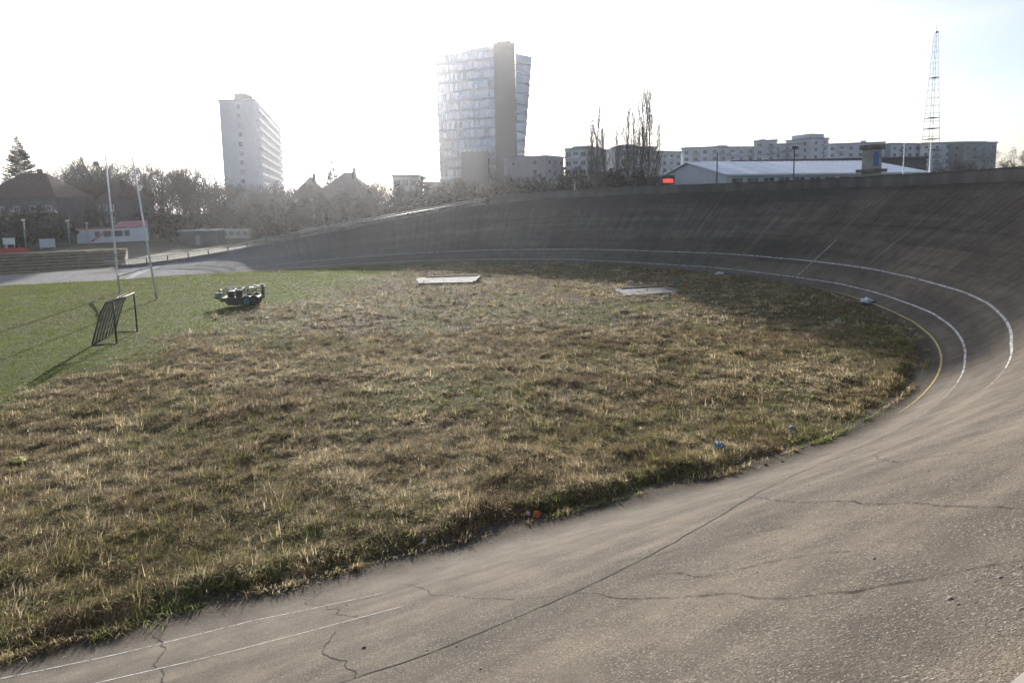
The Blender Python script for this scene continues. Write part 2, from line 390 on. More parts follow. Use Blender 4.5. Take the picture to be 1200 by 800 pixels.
strip('cross_line', [(125.0, .6), (123.5, 6.0)], .5, M['line_faint'])
strip('lane_line', along(30, 62, 6.6), .05, M['crack_soft'])
strip('lane_line', along(20, 40, 5.2), .04, M['crack_soft'])

# ---- rim wall round the bend
def wt(L): return rim(L) - np.interp(L, [4, 16], [.84, 0])
def rim_wall(l0, l1, m):
    q = np.arange(l0, l1+.01, .5); V = []; 
    for s_, zf in ((W-.02, lambda L: rim(L)-1.0), (W-.02, lambda L: wt(L)+ (vnoise(L*.8, L*0, 3)-.5)*.03), (W+.22, lambda L: wt(L)+.0), (W+.22, lambda L: rim(L)-1.0)):
        x, y = plan(q, s_); V.append(np.stack([x, y, zf(q)], 1))
    n = len(q); V = np.concatenate(V); i = np.arange(n-1); Fq = []
    for k in range(3): Fq.append(np.stack([k*n+i, k*n+i+1, (k+1)*n+i+1, (k+1)*n+i], 1))
    return np_mesh('rim_wall', V, np.concatenate(Fq)[:, ::-1], m)
wallm = mat('rim_wall', (.085, .078, .072), .9, .3, .9, bump=.5, col2=(.16, .145, .13), detail=9, stretch=(1, 1, .25))
rw = rim_wall(-14, 81, wallm); tag(rw, 'stained dark concrete parapet wall running round the top of the steep bank', 'wall')
q = np.arange(-14, 81.01, .5)
x0_, y0_ = plan(q, W-.05); x1_, y1_ = plan(q, W+.26); zz = wt(q)
V = np.concatenate([np.stack([x0_, y0_, zz+.012], 1), np.stack([x0_, y0_, zz+.07], 1), np.stack([x1_, y1_, zz+.07], 1), np.stack([x1_, y1_, zz+.012], 1)])
n = len(q); i = np.arange(n-1)
np_mesh('coping', V, np.concatenate([np.stack([k*n+i, k*n+i+1, ((k+1) % 4)*n+i+1, ((k+1) % 4)*n+i], 1) for k in range(4)])[:, ::-1], M['concrete'], rw)

# ---- low kerb wall and railing on the falling part of the bank
q = np.arange(81.5, 121, .5); n = len(q); i = np.arange(n-1); V = []
for s_, dz in ((W-.02, -1.1), (W-.02, -.55), (W+.2, -.55), (W+.2, -1.1)):
    x, y = plan(q, s_); V.append(np.stack([x, y, rim(q)+dz], 1))
kw = np_mesh('kerb_wall', np.concatenate(V), np.concatenate([np.stack([k*n+i, k*n+i+1, (k+1)*n+i+1, (k+1)*n+i], 1) for k in range(3)])[:, ::-1], M['concrete'])
tag(kw, 'low weathered concrete kerb wall under the pale railing of the falling bank', 'kerb wall')
rl = empty('railing', (0, 0, 0)); tag(rl, 'pale metal railing with short posts along the falling left half of the bank', 'railing')
V = []
pt = []
for L in np.arange(81.5, 121.6, .8):
    x, y = plan(L, W+.09); pt.append((float(x), float(y), float(rim(L))))
MB().tube(pt, .05, 6).build('top_rail', M['rail_paint'], rl, True)
MB().tube([(a, b, c-.25) for a, b, c in pt], .025, 5).build('middle_rail', M['rail_paint'], rl, True)
pm = MB().box(-.05, .05, -.05, .05, -.56, 0).build('post', M['concrete'], rl)
for k, L in enumerate(np.arange(82, 121.5, 2.2)):
    x, y = plan(L, W+.09); p = pm if k == 0 else pm.copy()
    if k: C.objects.link(p); p.parent = rl
    p.location = (float(x), float(y), float(rim(L))); 

def emb_z(L, s):
    crest = rim(L) - np.interp(L, [4, 16, 78, 84], [.80, .4, .4, .95])
    z = np.where(s < W+2.6, crest, crest - (s-W-2.6)*.55)
    return np.maximum(z, -.12)
em = mat('embankment_grass', (.05, .045, .02), .95, .3, .5, col2=(.12, .095, .05), detail=8)
eb = grid_mesh('embankment', np.arange(-60, PI*R+60, 1.), np.array([W+.21, W+2.6, W+6, W+10, W+14, W+19]), emb_z, em, uv=False); tag(eb, kind='structure')

# ------------------------------------------------------------------ infield
GB = np.array([(-18.6, 0), (-18.6, 22.2), (-17.2, 24.9), (-17.6, 29.0), (-18.2, 33.6), (-18.8, 37.0), (-17.6, 44), (-14.5, 51.6), (-12, 62), (-6, 80)])
def green(x, y):
    bx = np.interp(y, GB[:, 1], GB[:, 0]) + (fbm(x*.35, y*.35, 40, 4)-.5)*8
    g = sstep(1.8, -2.6, x-bx)
    g = np.maximum(g, .62*sstep(2.9, 1.2, np.hypot((x+2.6)/1.5, (y-22.9)*.9)+(fbm(x, y, 41)-.5)*2))
    g = np.maximum(g, .5*sstep(.62, .72, fbm(x*.22, y*.22, 44, 3)))
    return g
def ground_z(x, y):
    L, s = ln(x, y); g = green(x, y)
    h = (fbm(x*1.3, y*1.3, 20, 3)-.5)*.20 + (fbm(x*3.3, y*3.3, 23, 2)-.5)*.15
    h = h*(1-.85*g) + (fbm(x*.12, y*.12, 27, 2)-.5)*.3
    z = .13 + h
    w_ = (fbm(L*.8, L*0+4, 33, 3)-.5)*.9; e = sstep(.05, -.75, s+w_*.5)
    lip = .07*np.exp(-((s+.6+w_*.5)/.35)**2)
    z = z*e + lip*(.6+.8*vnoise(L*.7, L*0, 31)) - .12*(1-e)
    return np.where(s > .02, -.12, z)
dx = .22
gx = np.arange(-62, 42, dx); gy = np.arange(-18, 82, dx); XX, YY = np.meshgrid(gx, gy, indexing='ij')
_, SSs = ln(XX, YY); ZZ = ground_z(XX, YY); a, b = XX.shape
idx = (np.arange(a-1)[:, None]*b+np.arange(b-1)[None]); keep = (SSs[:-1, :-1] < .15)
idx = idx[keep]
V = np.stack([XX, YY, ZZ], -1).reshape(-1, 3)
used = np.unique(np.concatenate([idx, idx+b, idx+b+1, idx+1])); remap = -np.ones(len(V), int); remap[used] = np.arange(len(used))
soil = mat('infield_soil', (.055, .042, .026), .95, .3, 2.5, col2=(.12, .092, .05), bump=.6, detail=9)
def attr_soil():
    m = bpy.data.materials.new('infield_turf'); m.use_nodes = True; t = m.node_tree; b_ = t.nodes['Principled BSDF']
    at = t.nodes.new('ShaderNodeAttribute'); at.attribute_name = 'Col'; tcx = t.nodes.new('ShaderNodeTexCoord')
    n_ = t.nodes.new('ShaderNodeTexNoise'); n_.inputs['Scale'].default_value = 3.5; n_.inputs['Detail'].default_value = 10; n_.inputs['Roughness'].default_value = .7
    r = t.nodes.new('ShaderNodeValToRGB'); r.color_ramp.elements[0].position = .3; r.color_ramp.elements[1].position = .7
    r.color_ramp.elements[0].color = (.5, .5, .5, 1); r.color_ramp.elements[1].color = (1.5, 1.45, 1.4, 1)
    x = t.nodes.new('ShaderNodeMix'); x.data_type = 'RGBA'; x.blend_type = 'MULTIPLY'; x.inputs[0].default_value = 1
    t.links.new(tcx.outputs['Object'], n_.inputs['Vector']); t.links.new(n_.outputs[0], r.inputs[0]); t.links.new(at.outputs['Color'], x.inputs[6]); t.links.new(r.outputs[0], x.inputs[7])
    t.links.new(x.outputs[2], b_.inputs['Base Color']); b_.inputs['Roughness'].default_value = .95; b_.inputs['Specular IOR Level'].default_value = .1
    bp = t.nodes.new('ShaderNodeBump'); bp.inputs['Strength'].default_value = .8; bp.inputs['Distance'].default_value = .06
    t.links.new(n_.outputs[0], bp.inputs['Height']); t.links.new(bp.outputs[0], b_.inputs['Normal']); return m
infield = np_mesh('infield_ground', V[used], remap[np.stack([idx, idx+b, idx+b+1, idx+1], 1)], attr_soil(), smooth=True)
tag(infield, kind='structure')
def turf_col(x, y):
    g = green(x, y)[:, None]; k = fbm(x*.6, y*.6, 50, 3)[:, None]; k2 = fbm(x*.15, y*.15, 55, 3)[:, None]
    dry = np.array([.060, .047, .029])*(1-k)+np.array([.13, .105, .06])*k
    dry = dry*(1-sstep(.5, .65, k2)*.5)+np.array([.10, .105, .04])*sstep(.5, .65, k2)*.5
    grn = np.array([.045, .065, .010])*(1-k)+np.array([.085, .105, .018])*k
    return dry*(1-g)+grn*g
cv = turf_col(V[used][:, 0], V[used][:, 1])
ca = infield.data.color_attributes.new('Col', 'FLOAT_COLOR', 'POINT'); ca.data.foreach_set('color', np.c_[cv, np.ones(len(cv))].astype(np.float32).ravel())

# ---- grass blades (uncountable)
def blade_material():
    m = bpy.data.materials.new('grass_blades'); m.use_nodes = True; t = m.node_tree; b_ = t.nodes['Principled BSDF']
    at = t.nodes.new('ShaderNodeAttribute'); at.attribute_name = 'Col'
    t.links.new(at.outputs['Color'], b_.inputs['Base Color']); b_.inputs['Roughness'].default_value = .7; b_.inputs['Specular IOR Level'].default_value = .06
    tl = t.nodes.new('ShaderNodeBsdfTranslucent'); t.links.new(at.outputs['Color'], tl.inputs[0])
    mx = t.nodes.new('ShaderNodeMixShader'); mx.inputs[0].default_value = .5
    t.links.new(b_.outputs[0], mx.inputs[1]); t.links.new(tl.outputs[0], mx.inputs[2]); t.links.new(mx.outputs[0], t.nodes['Material Output'].inputs[0]); return m
BM = blade_material()
rs = np.random.RandomState(7)
def blades(name, x, y, ln_, wd, lean, col, flow, label_):
    n = len(x); z = ground_z(x, y)-.015
    az = flow + rs.normal(0, .7, n)
    dxy = np.stack([np.cos(az), np.sin(az)], 1)
    sx = np.stack([-dxy[:, 1], dxy[:, 0]], 1)*(wd/2)[:, None]
    root = np.stack([x, y, z], 1)
    l1 = ln_*.5; a1 = lean*.55; a2 = np.minimum(lean*1.35, 1.75)
    mid = root + np.c_[dxy*(np.sin(a1)*l1)[:, None], np.cos(a1)*l1]
    tip = mid + np.c_[dxy*(np.sin(a2)*l1)[:, None], np.cos(a2)*l1]
    sx3 = np.c_[sx, np.zeros(n)]
    V = np.stack([root-sx3, root+sx3, mid+sx3*.8, mid-sx3*.8, tip], 1).reshape(-1, 3)
    o = np.arange(n)[:, None]*5
    Fq = np.concatenate([o+[0, 1, 2], o+[0, 2, 3], o+[3, 2, 4]])
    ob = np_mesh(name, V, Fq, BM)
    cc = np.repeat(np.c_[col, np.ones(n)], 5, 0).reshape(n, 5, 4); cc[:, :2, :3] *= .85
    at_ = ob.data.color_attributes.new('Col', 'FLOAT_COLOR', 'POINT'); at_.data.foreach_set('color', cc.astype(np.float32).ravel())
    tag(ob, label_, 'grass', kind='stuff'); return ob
def scatter(dens, ymax, n0):
    """points over the part of the infield the photograph sees; dens(x, y, dist) in 0..1"""
    d = np.sqrt(rs.rand(n0)*(ymax**2-7**2)+7**2)
    px = rs.uniform(-60, 1260, n0); t = (px-600)/749.5; y = d; x = t*d
    L, s = ln(x, y); k = (s < -.02) & (rs.rand(n0) < dens(x, y, d)); return x[k], y[k]
def straw_col(x, y, n):
    k = fbm(x*.55, y*.55, 60, 3); r_ = rs.rand(n); g2 = sstep(.46, .60, fbm(x*.32, y*.32, 66, 4))
    pal = np.array([[.56, .455, .275], [.45, .36, .21], [.29, .215, .13], [.66, .56, .37], [.23, .22, .085]])
    wgt = np.clip((k+rs.normal(0, .22, n))*5-.6, 0, 3.999).astype(int); c = pal[np.array([2, 1, 0, 3])[wgt]]
    gm_ = rs.rand(n) < (.07+.36*g2); c[gm_] = pal[4]*(0.8+.7*rs.rand(gm_.sum()))[:, None]
    return c*(.7+.6*rs.rand(n))[:, None]
flowf = lambda x, y: fbm(x*.35, y*.35, 70, 3)*4*PI
hum = lambda x, y: (fbm(x*1.3, y*1.3, 20, 3)-.5)*.6+(fbm(x*2.9, y*2.9, 23, 2)-.5)*.4
# dry grass: tufts of blades fanning out from their own crown, over a mat of fallen blades
def tufts(y0, y1, n0, per, wl, ws):
    x, y = scatter(lambda a_, b_, d_: (1-green(a_, b_))*(.55+.45*sstep(-.15, .1, hum(a_, b_))), y1, n0); k = y >= y0; x, y = x[k], y[k]; n = len(x)
    sz = .45+rs.gamma(3., .22, n)*(.6+.8*sstep(-.12, .15, hum(x, y))); tc_ = straw_col(x, y, n); wind = flowf(x, y)*.35
    q = np.repeat(np.arange(n), per); m = len(q); a_ = rs.uniform(0, 2*PI, m); rr_ = np.abs(rs.normal(0, .055, m))*sz[q]*wl
    bx, by = x[q]+np.cos(a_)*rr_, y[q]+np.sin(a_)*rr_; fl = np.arctan2(np.sin(a_)+.9*np.sin(wind[q]), np.cos(a_)+.9*np.cos(wind[q]))
    L_, s_ = ln(bx, by); k = s_ < 0; bx, by, fl, q = bx[k], by[k], fl[k], q[k]; m = len(q)
    col = tc_[q]*(.65+.7*rs.rand(m))[:, None]
    blades('dry_grass', bx, by, np.minimum(.17*sz[q], .34)*(.5+.8*rs.rand(m))*wl, ws*(.6+.8*rs.rand(m)), np.clip(rs.normal(1.15, .34, m), .2, 1.65), col, fl,
           'tufted dry straw coloured grass covering the rough part of the infield')
    x, y = scatter(lambda a_, b_, d_: 1-green(a_, b_), y1, int(n0*per*.6)); k = y >= y0; x, y = x[k], y[k]; n = len(x)
    blades('dry_grass', x, y, (.12+.12*rs.rand(n))*wl, ws*(.6+.8*rs.rand(n)), rs.uniform(1.0, 1.6, n), straw_col(x, y, n)*.95, flowf(x, y)*.35+rs.normal(0, .9, n), 'mat of fallen dry blades lying between the tufts')
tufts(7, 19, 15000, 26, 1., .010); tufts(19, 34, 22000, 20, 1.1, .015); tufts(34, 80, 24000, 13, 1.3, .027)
# short green turf on the left
x, y = scatter(lambda a_, b_, d_: green(a_, b_), 76, 480000); n = len(x)
gc = np.array([.135, .170, .018])*(.55+.9*rs.rand(n))[:, None]; k = rs.rand(n) < .10+.5*sstep(.5, .68, fbm(x*.3, y*.3, 77, 3)); gc[k] = np.array([.17, .145, .07])*(.6+.7*rs.rand(k.sum()))[:, None]
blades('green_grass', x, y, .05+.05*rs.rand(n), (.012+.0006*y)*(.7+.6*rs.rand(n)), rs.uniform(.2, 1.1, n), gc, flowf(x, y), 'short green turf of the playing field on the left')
# shaggy edge hanging towards the track
n = 2600; L = np.where(rs.rand(n) < .55, rs.uniform(-22, 14, n), rs.uniform(-22, 60, n)); s_ = -np.abs(rs.normal(0, .30, n))+.02-(fbm(L*.8, L*0+4, 33, 3)-.5)*.45
k = rs.rand(n) < .35+.65*vnoise(L*1.7, L*0, 86); L, s_ = L[k], s_[k]; n = len(L); sz = .4+rs.gamma(2.5, .28, n)
ge = fbm(L*.45, L*0+2, 80, 3); x, y = plan(L, s_); c = straw_col(x, y, n); kk = rs.rand(n) < sstep(.44, .58, ge)*.7*(L < 8)+.06; c[kk] = np.array([.16, .20, .05])*(.7+.7*rs.rand(kk.sum()))[:, None]
q = np.repeat(np.arange(n), 34); m = len(q); a_ = rs.uniform(0, 2*PI, m); rr_ = np.abs(rs.normal(0, .075, m))*sz[q]
x, y = plan(L[q], s_[q]); bx, by = x+np.cos(a_)*rr_, y+np.sin(a_)*rr_; out = np.where(L[q] < 0, -PI/2, L[q]/R-PI/2)+ANG
fl = np.arctan2(np.sin(a_)+.8*np.sin(out), np.cos(a_)+.8*np.cos(out)); tl, ts = ln(bx, by)
gsave = ground_z
def edge_z(x, y):
    tl, ts = ln(x, y); return np.where(ts > -.25, np.maximum(gsave(x, y), np.where(ts > -.02, track_z_exact(tl, np.maximum(ts, -.29)), -1)), gsave(x, y))
ground_z = edge_z
blades('edge_grass', bx, by, np.minimum(.15*sz[q], .30)*(.5+.8*rs.rand(m)), .010*(.6+.8*rs.rand(m))+.0002*np.abs(by), np.clip(rs.normal(1.0, .4, m), .15, 1.7), c[q]*(.65+.7*rs.rand(m))[:, None], fl, 'shaggy uneven fringe of grass creeping over the inner edge of the track')
ground_z = gsave

# ------------------------------------------------------------------ cracks and joint near the camera  (L, s)
strip('expansion_joint', [(-11.2, 5.6), (-10., 5.68), (-9.3, 5.80), (-8.5, 5.98), (-7.5, 6.0), (-6.3, 5.85), (-4.9, 5.55), (-3.3, 4.9), (-1.6, 4.0), (.8, 2.9), (3.3, 2.15), (6.5, 1.9)], .026, M['crack'], jag=.045, seed=2)
for k, (pts_, wd_, mt_, jg) in enumerate([
    ([(-9.1, 3.47), (-9.3, 4.36), (-9.12, 5.08), (-9.25, 5.47), (-9.2, 5.8)], .022, 'crack', .10),
    ([(-11.5, .56), (-11.35, 1.26), (-11.3, 2.19), (-11.1, 3.2)], .022, 'crack', .10),
    ([(-7.6, 1.61), (-7.5, 3.5), (-7.2, 4.8), (-6.8, 5.8)], .03, 'crack_soft', .09),
    ([(-6.7, 5.79), (-6.6, 6.72), (-6.4, 7.54), (-6.2, 8.1), (-6.1, 8.67), (-5.8, 9.2), (-5.4, 9.7)], .032, 'crack_soft', .10),
    ([(-8.9, .65), (-9.2, 1.0), (-8.8, 2.2), (-8.6, 3.43)], .035, 'crack_soft', .14),
    ([(-6.1, 6.27), (-5.9, 7.27), (-5.5, 7.71), (-5.2, 8.31)], .03, 'crack_soft', .1),
    ([(-2.2, 4.03), (-3.4, 6.13), (-3.6, 7.14), (-4.0, 8.32), (-4.3, 9.16)], .04, 'crack_soft', .10),
    ([(-8.9, 6.59), (-8.8, 7.6), (-8.7, 8.2)], .045, 'crack_soft', .16),
    ([(-5.8, 5.2), (-5.4, 5.92), (-4.7, 6.28), (-4.4, 6.99)], .03, 'crack_soft', .12),
    ([(2, 3.4), (0, 4.8), (-1.5, 6.4), (-2., 7.8)], .03, 'crack_soft', .16)]):
    strip('crack', pts_, wd_, M[mt_], jag=jg, seed=11+k)
def blot(name, L, s, r, m, seed):
    n = 26; V = [(L, s)]; rr = random.Random(seed)
    for k in range(n):
        t = 2*PI*k/n; q = r*(.45+.8*rr.random()); V.append((L+q*math.cos(t), s+q*.8*math.sin(t)))
    V = np.array(V); x, y = plan(V[:, 0], V[:, 1]); z = track_z_exact(V[:, 0], V[:, 1])+.007
    return MB.build(type('Q', (), {'v': list(map(tuple, np.stack([x, y, z], 1))), 'f': [(0, 1+k, 1+(k+1) % n) for k in range(n)]})(), name, m, track)
for k, (a_, b_, c_) in enumerate(((-7.45, 10.15, .10), (-7.33, 10.28, .08), (-7.2, 10.38, .06), (-7.68, 9.83, .035))): blot('worn_patch', a_, b_, c_, M['line_patch'], k+1)
for k, (a_, b_, c_) in enumerate(((-7.2, 9.81, .022), (-7.8, 10.04, .022), (-7.77, 10.0, .014))): blot('tar_spot', a_, b_, c_, M['crack_soft'], k+20)

# small loose stones and dirt along the foot of the grass and over the near bank (uncountable)
n = 5200; rs2 = np.random.RandomState(3)
L = rs2.uniform(-14, 14, n); s = np.where(rs2.rand(n) < .45, np.abs(rs2.normal(0, .35, n))+.02, rs2.uniform(.2, 10.2, n)); x, y = plan(L, s); z = track_z_exact(L, s)
sz = np.minimum(rs2.gamma(2., .0022, n)+.002, .018)
base = np.array([(-1, -1, 0), (1, -.8, 0), (.9, 1, 0), (-.8, .9, 0), (-.5, -.4, 1), (.6, -.5, .8), (.4, .6, 1.1), (-.6, .5, .7)])
Vp = base[None]*(sz[:, None, None])*(.7+.6*rs2.rand(n, 8, 3)); th = rs2.rand(n)*2*PI; c_, s_ = np.cos(th)[:, None], np.sin(th)[:, None]
Vp = np.stack([Vp[..., 0]*c_-Vp[..., 1]*s_, Vp[..., 0]*s_+Vp[..., 1]*c_, Vp[..., 2]*.8], -1) + np.stack([x, y, z-.002], 1)[:, None]
Fb = np.array([(4, 5, 6, 7), (0, 1, 5, 4), (1, 2, 6, 5), (2, 3, 7, 6), (3, 0, 4, 7)])
gv = np_mesh('loose_grit', Vp.reshape(-1, 3), (np.arange(n)[:, None, None]*8+Fb).reshape(-1, 4), mat('grit', (.10, .09, .08), .9, .5, 40, col2=(.38, .35, .31)))
tag(gv, 'loose grit and small stones scattered over the worn track surface', 'grit', kind='stuff')

# ------------------------------------------------------------------ two concrete slabs in the infield
def slab(P, label):
    P = [Vector((p[0], p[1], 0)) for p in P]; c = sum(P, Vector())/4
    e = empty('concrete_slab', c); tag(e, label, 'slab', 'concrete slabs lying in the far infield grass')
    rr = random.Random(int(c.x*10)); L_ = []
    for i in range(4):
        a, b_ = P[i]-c, P[(i+1) % 4]-c
        for k in range(6):
            q = a.lerp(b_, k/6); L_.append((q.x*(1+rr.uniform(-.03, .03)), q.y*(1+rr.uniform(-.03, .03))))
    m = MB().prism(L_, -.1, .24); o = m.build('slab_top', M['slab_concrete'], e, bevel=.02)
    m = MB()
    for i in (1, 2):   # raised broken edge along the far side
        a, b_ = P[i]-c, P[(i+1) % 4]-c; T = Matrix.Translation((a.x, a.y, .18)) @ Matrix.Rotation(math.atan2(b_.y-a.y, b_.x-a.x), 4, 'Z')
        m.box(0, (b_-a).length*.85, -.12, .12, 0, .16, T)
    m.build('raised_edge', M['concrete'], e)
slab([(-8.2, 55.4), (-3.3, 55.4), (-3.0, 60.2), (-9.0, 59.6)], 'pale square concrete slab nearer the left, straight behind the green patch of grass')
slab([(8.3, 45.6), (12.3, 46.8), (11.8, 49.9), (7.8, 49.0)], 'pale concrete slab with a broken edge, nearer the foot of the steep bend')

# ------------------------------------------------------------------ flat cart on wheels
tr = empty('farm_trailer', (-19.6, 45.2, .12), rad(12)); tr.scale = (.8, .85, 1.0); tr.location.x += .3; tag(tr, 'rusty low trailer with pipe side rails and a teal wheel standing in the grass', 'trailer')
m = MB(); m.box(-1.55, 1.55, -.75, .75, .55, .67)
for yy in (-.72, .66): m.box(-1.6, 1.6, yy, yy+.06, .42, .56)
m.build('deck', M['dark_metal'], tr, bevel=.01)
hull = MB(); n = 12
prof_ = [(-1.35, .62), (-1.25, .30), (-1.05, .16), (-.2, .12), (1.2, .14), (1.4, .34), (1.42, .62)]
P1 = [(x, -.62, z) for x, z in prof_]; P2 = [(x, .62, z) for x, z in prof_]
hull.poly(P1); hull.poly(P2[::-1])
for i in range(len(prof_)-1): hull.poly([P1[i], P2[i], P2[i+1], P1[i+1]])
hull.build('hopper', M['dark_metal'], tr)
for (x_, y_, teal) in ((.55, -.82, 1), (1.15, -.80, 0), (.55, .82, 0), (1.15, .80, 0)):
    wh = empty('wheel', (x_, y_, .40)); wh.parent = tr
    mm = MB(); N_ = 24
    mm.wheel((0, 0, 0), (0, 1, 0), .41, .20, N_); mm.build('tyre', M['rubber'], wh, bevel=.03)
    MB().wheel((0, -.10 if y_ < 0 else .10, 0), (0, 1, 0), .25, .06, 20).build('rim', M['teal'] if teal else M['dark_metal'], wh, bevel=.01)
    MB().wheel((0, -.15 if y_ < 0 else .15, 0), (0, 1, 0), .07, .08, 10).build('hub', M['rust_metal'], wh)
for sy in (-.78, .78):
    m = MB().tube([(-1.75, sy, 1.22), (-.9, sy, 1.30), (0, sy, 1.26), (1.9, sy, 1.42)], .035, 6); m.build('side_rail', M['galv'], tr, True)
    m = MB().tube([(-1.7, sy, .98), (1.85, sy, 1.12)], .025, 6); m.build('side_rail', M['rust_metal'], tr, True)
    for xx in (-1.65, -.95, -.3, .4, 1.1, 1.8):
        MB().tube([(xx, sy, .56), (xx, sy, 1.36 if xx > 1.5 else 1.26)], .03, 6).build('stake', M['rust_metal'], tr)
for xx in (-1.7, -1.1, -.5, .1, .7, 1.3, 1.88):
    MB().tube([(xx, -.78, 1.25+.04*xx), (xx+.04, .78, 1.25+.04*xx)], .028, 6).build('cross_bar', M['galv'], tr, True)
MB().tube([(-1.5, -.5, .5), (-2.35, 0, .72), (-1.5, .5, .5)], .04, 6).build('drawbar', M['rust_metal'], tr)
MB().box(-2.15, -1.6, -.18, .12, .72, 1.0).build('tool_box', M['blue_metal'], tr, bevel=.02)
MB().box(1.86, 2.02, -.80, -.5, .55, 1.55).build('end_board', M['dark_metal'], tr)
rr = random.Random(12)
for k in range(9):
    a_ = (rr.uniform(-1.5, 1.2), rr.uniform(-.6, .6), rr.uniform(.7, 1.0)); b_ = (a_[0]+rr.uniform(.3, 1.1), rr.uniform(-.7, .7), rr.uniform(.7, 1.4)); MB().tube([a_, b_], .03, 6).build('loose_bar', M[rr.choice(['rust_metal', 'dark_metal', 'galv'])], tr, True)
for (xx, yy, hh) in ((-1.0, -.6, .45), (-.35, -.55, .5), (-1.2, .3, .4)): MB().box(xx, xx+.5, yy, yy+.5, .68, .68+hh).build('crate', M['dark_metal'], tr, bevel=.02)

# ------------------------------------------------------------------ small goal with pipe net frame
A_, B_ = Vector((-21.65, 36.3, 0)), Vector((-20.75, 32.9, 0)); dv = (B_-A_); gw = dv.length
g = empty('football_goal', (A_.x, A_.y, .1), math.atan2(dv.y, dv.x)); tag(g, 'small dark metal goal with a sloping barred back standing on the green turf', 'goal')
bk = -1.15; gh = 2.25
MB().tube([(0, 0, 0), (0, 0, gh)], .045, 8).build('goal_post', M['dark_metal'], g, True)
MB().tube([(gw, 0, 0), (gw, 0, gh)], .045, 8).build('goal_post', M['dark_metal'], g, True)
MB().tube([(0, 0, gh), (gw, 0, gh)], .045, 8).build('crossbar', M['rust_metal'], g, True)
MB().tube([(0, bk, .04), (gw, bk, .04)], .035, 6).build('ground_bar', M['dark_metal'], g, True)
for xx in (0, gw): MB().tube([(xx, 0, .04), (xx, bk, .04)], .035, 6).build('ground_bar', M['dark_metal'], g, True)
def curve_(xx): return [(xx, 0, gh), (xx, -.34, gh-.03), (xx, -.62, gh*.74), (xx, -.9, gh*.38), (xx, bk, .04)]
for k in range(8): MB().tube(curve_(gw*k/7), .028 if 0 < k < 7 else .038, 5).build('back_rib', M['dark_metal'], g, True)
for j, (yy, z_) in enumerate(((-.34, gh-.03), (-.62, gh*.74), (-.78, gh*.55), (-.9, gh*.38), (-1.03, gh*.2))):
    MB().tube([(0, yy, z_), (gw, yy, z_)], .018, 5).build('back_bar', M['dark_metal'], g, True)
net = MB(); rr = random.Random(4)      # torn string net
for k in range(44):
    t = k/43*gw; C_ = curve_(t); net.tube([(x+rr.uniform(-.02, .02), y, z) for x, y, z in C_], .006, 3, False)
for k in range(22):
    q = k/21; yy = -.34+(bk+.34)*q; z_ = (gh-.03)*(1-q)+.05*q; net.tube([(0, yy, z_), (gw*.5, yy-.04, z_-.03), (gw, yy, z_)], .006, 3, False)
net.build('net', mat('net_cord', (.16, .16, .15), .9), g)

# ------------------------------------------------------------------ rugby posts
def tapered(name, p0, p1, r0, r1, m, parent=None): return MB().tube([p0, Vector(p0).lerp(Vector(p1), .5), p1], [r0, (r0+r1)/2, r1], 10).build(name, m, parent, True)
rg = empty('rugby_posts', (-30.6, 51.8, .1)); tag(rg, 'tall white rugby uprights leaning apart with a tilted crossbar behind the small goal', 'rugby posts')
tapered('upright', (-2.7, 2.0, 0), (-2.85, 2.0, 12.0), .085, .05, M['white_paint'], rg)
tapered('upright', (2.7, -2.1, 0), (1.75, -2.1, 11.0), .085, .05, M['white_paint'], rg)
tapered('crossbar', (-2.72, 2.0, 1.45), (2.45, -2.1, 2.55), .075, .075, mat('bright_white', (.9, .9, .88), .3, .03, 3, spec=.6), rg)
for z_ in (3.1, 6.6): tapered('sleeve', (-2.7-.0125*z_, 2.0, z_), (-2.7-.0125*z_, 2.0, z_+.35), .10, .10, M['galv'], rg)

# ------------------------------------------------------------------ litter
def crumple(name, x, y, z, sx, sy, sz, m, label, seed, group='scraps of litter lying in the infield'):
    bm = bmesh.new(); bmesh.ops.create_icosphere(bm, subdivisions=3, radius=1); rr = np.random.RandomState(seed)
    for v in bm.verts:
        p = np.array(v.co); f = .6+.8*float(vnoise(np.array([p[0]*2.3+seed]), np.array([p[1]*2.3+p[2]*3]), seed)[0])+.25*float(rr.rand()-.5)
        v.co = Vector((p[0]*f*sx, p[1]*f*sy, max(-.3, p[2])*f*sz))
    me = bpy.data.meshes.new(name); bm.to_mesh(me); bm.free(); me.materials.append(m)
    o = bpy.data.objects.new(name, me); C.objects.link(o); o.location = (x, y, z); o.rotation_euler = (0, 0, seed)
    tag(o, label, 'litter', group); return o
P_or = mat('orange_plastic', (.75, .17, .05), .35, .1, 3); P_wh = mat('white_plastic', (.62, .64, .68), .35, .1, 3)
P_bl = mat('blue_plastic', (.16, .27, .40), .4, .1, 3); P_gn = mat('green_plastic', (.12, .30, .25), .4, .1, 3); P_ye = mat('yellow_plastic', (.45, .42, .10), .5, .1, 3)
def gz(x, y): return float(ground_z(np.array([x]), np.array([y]))[0])
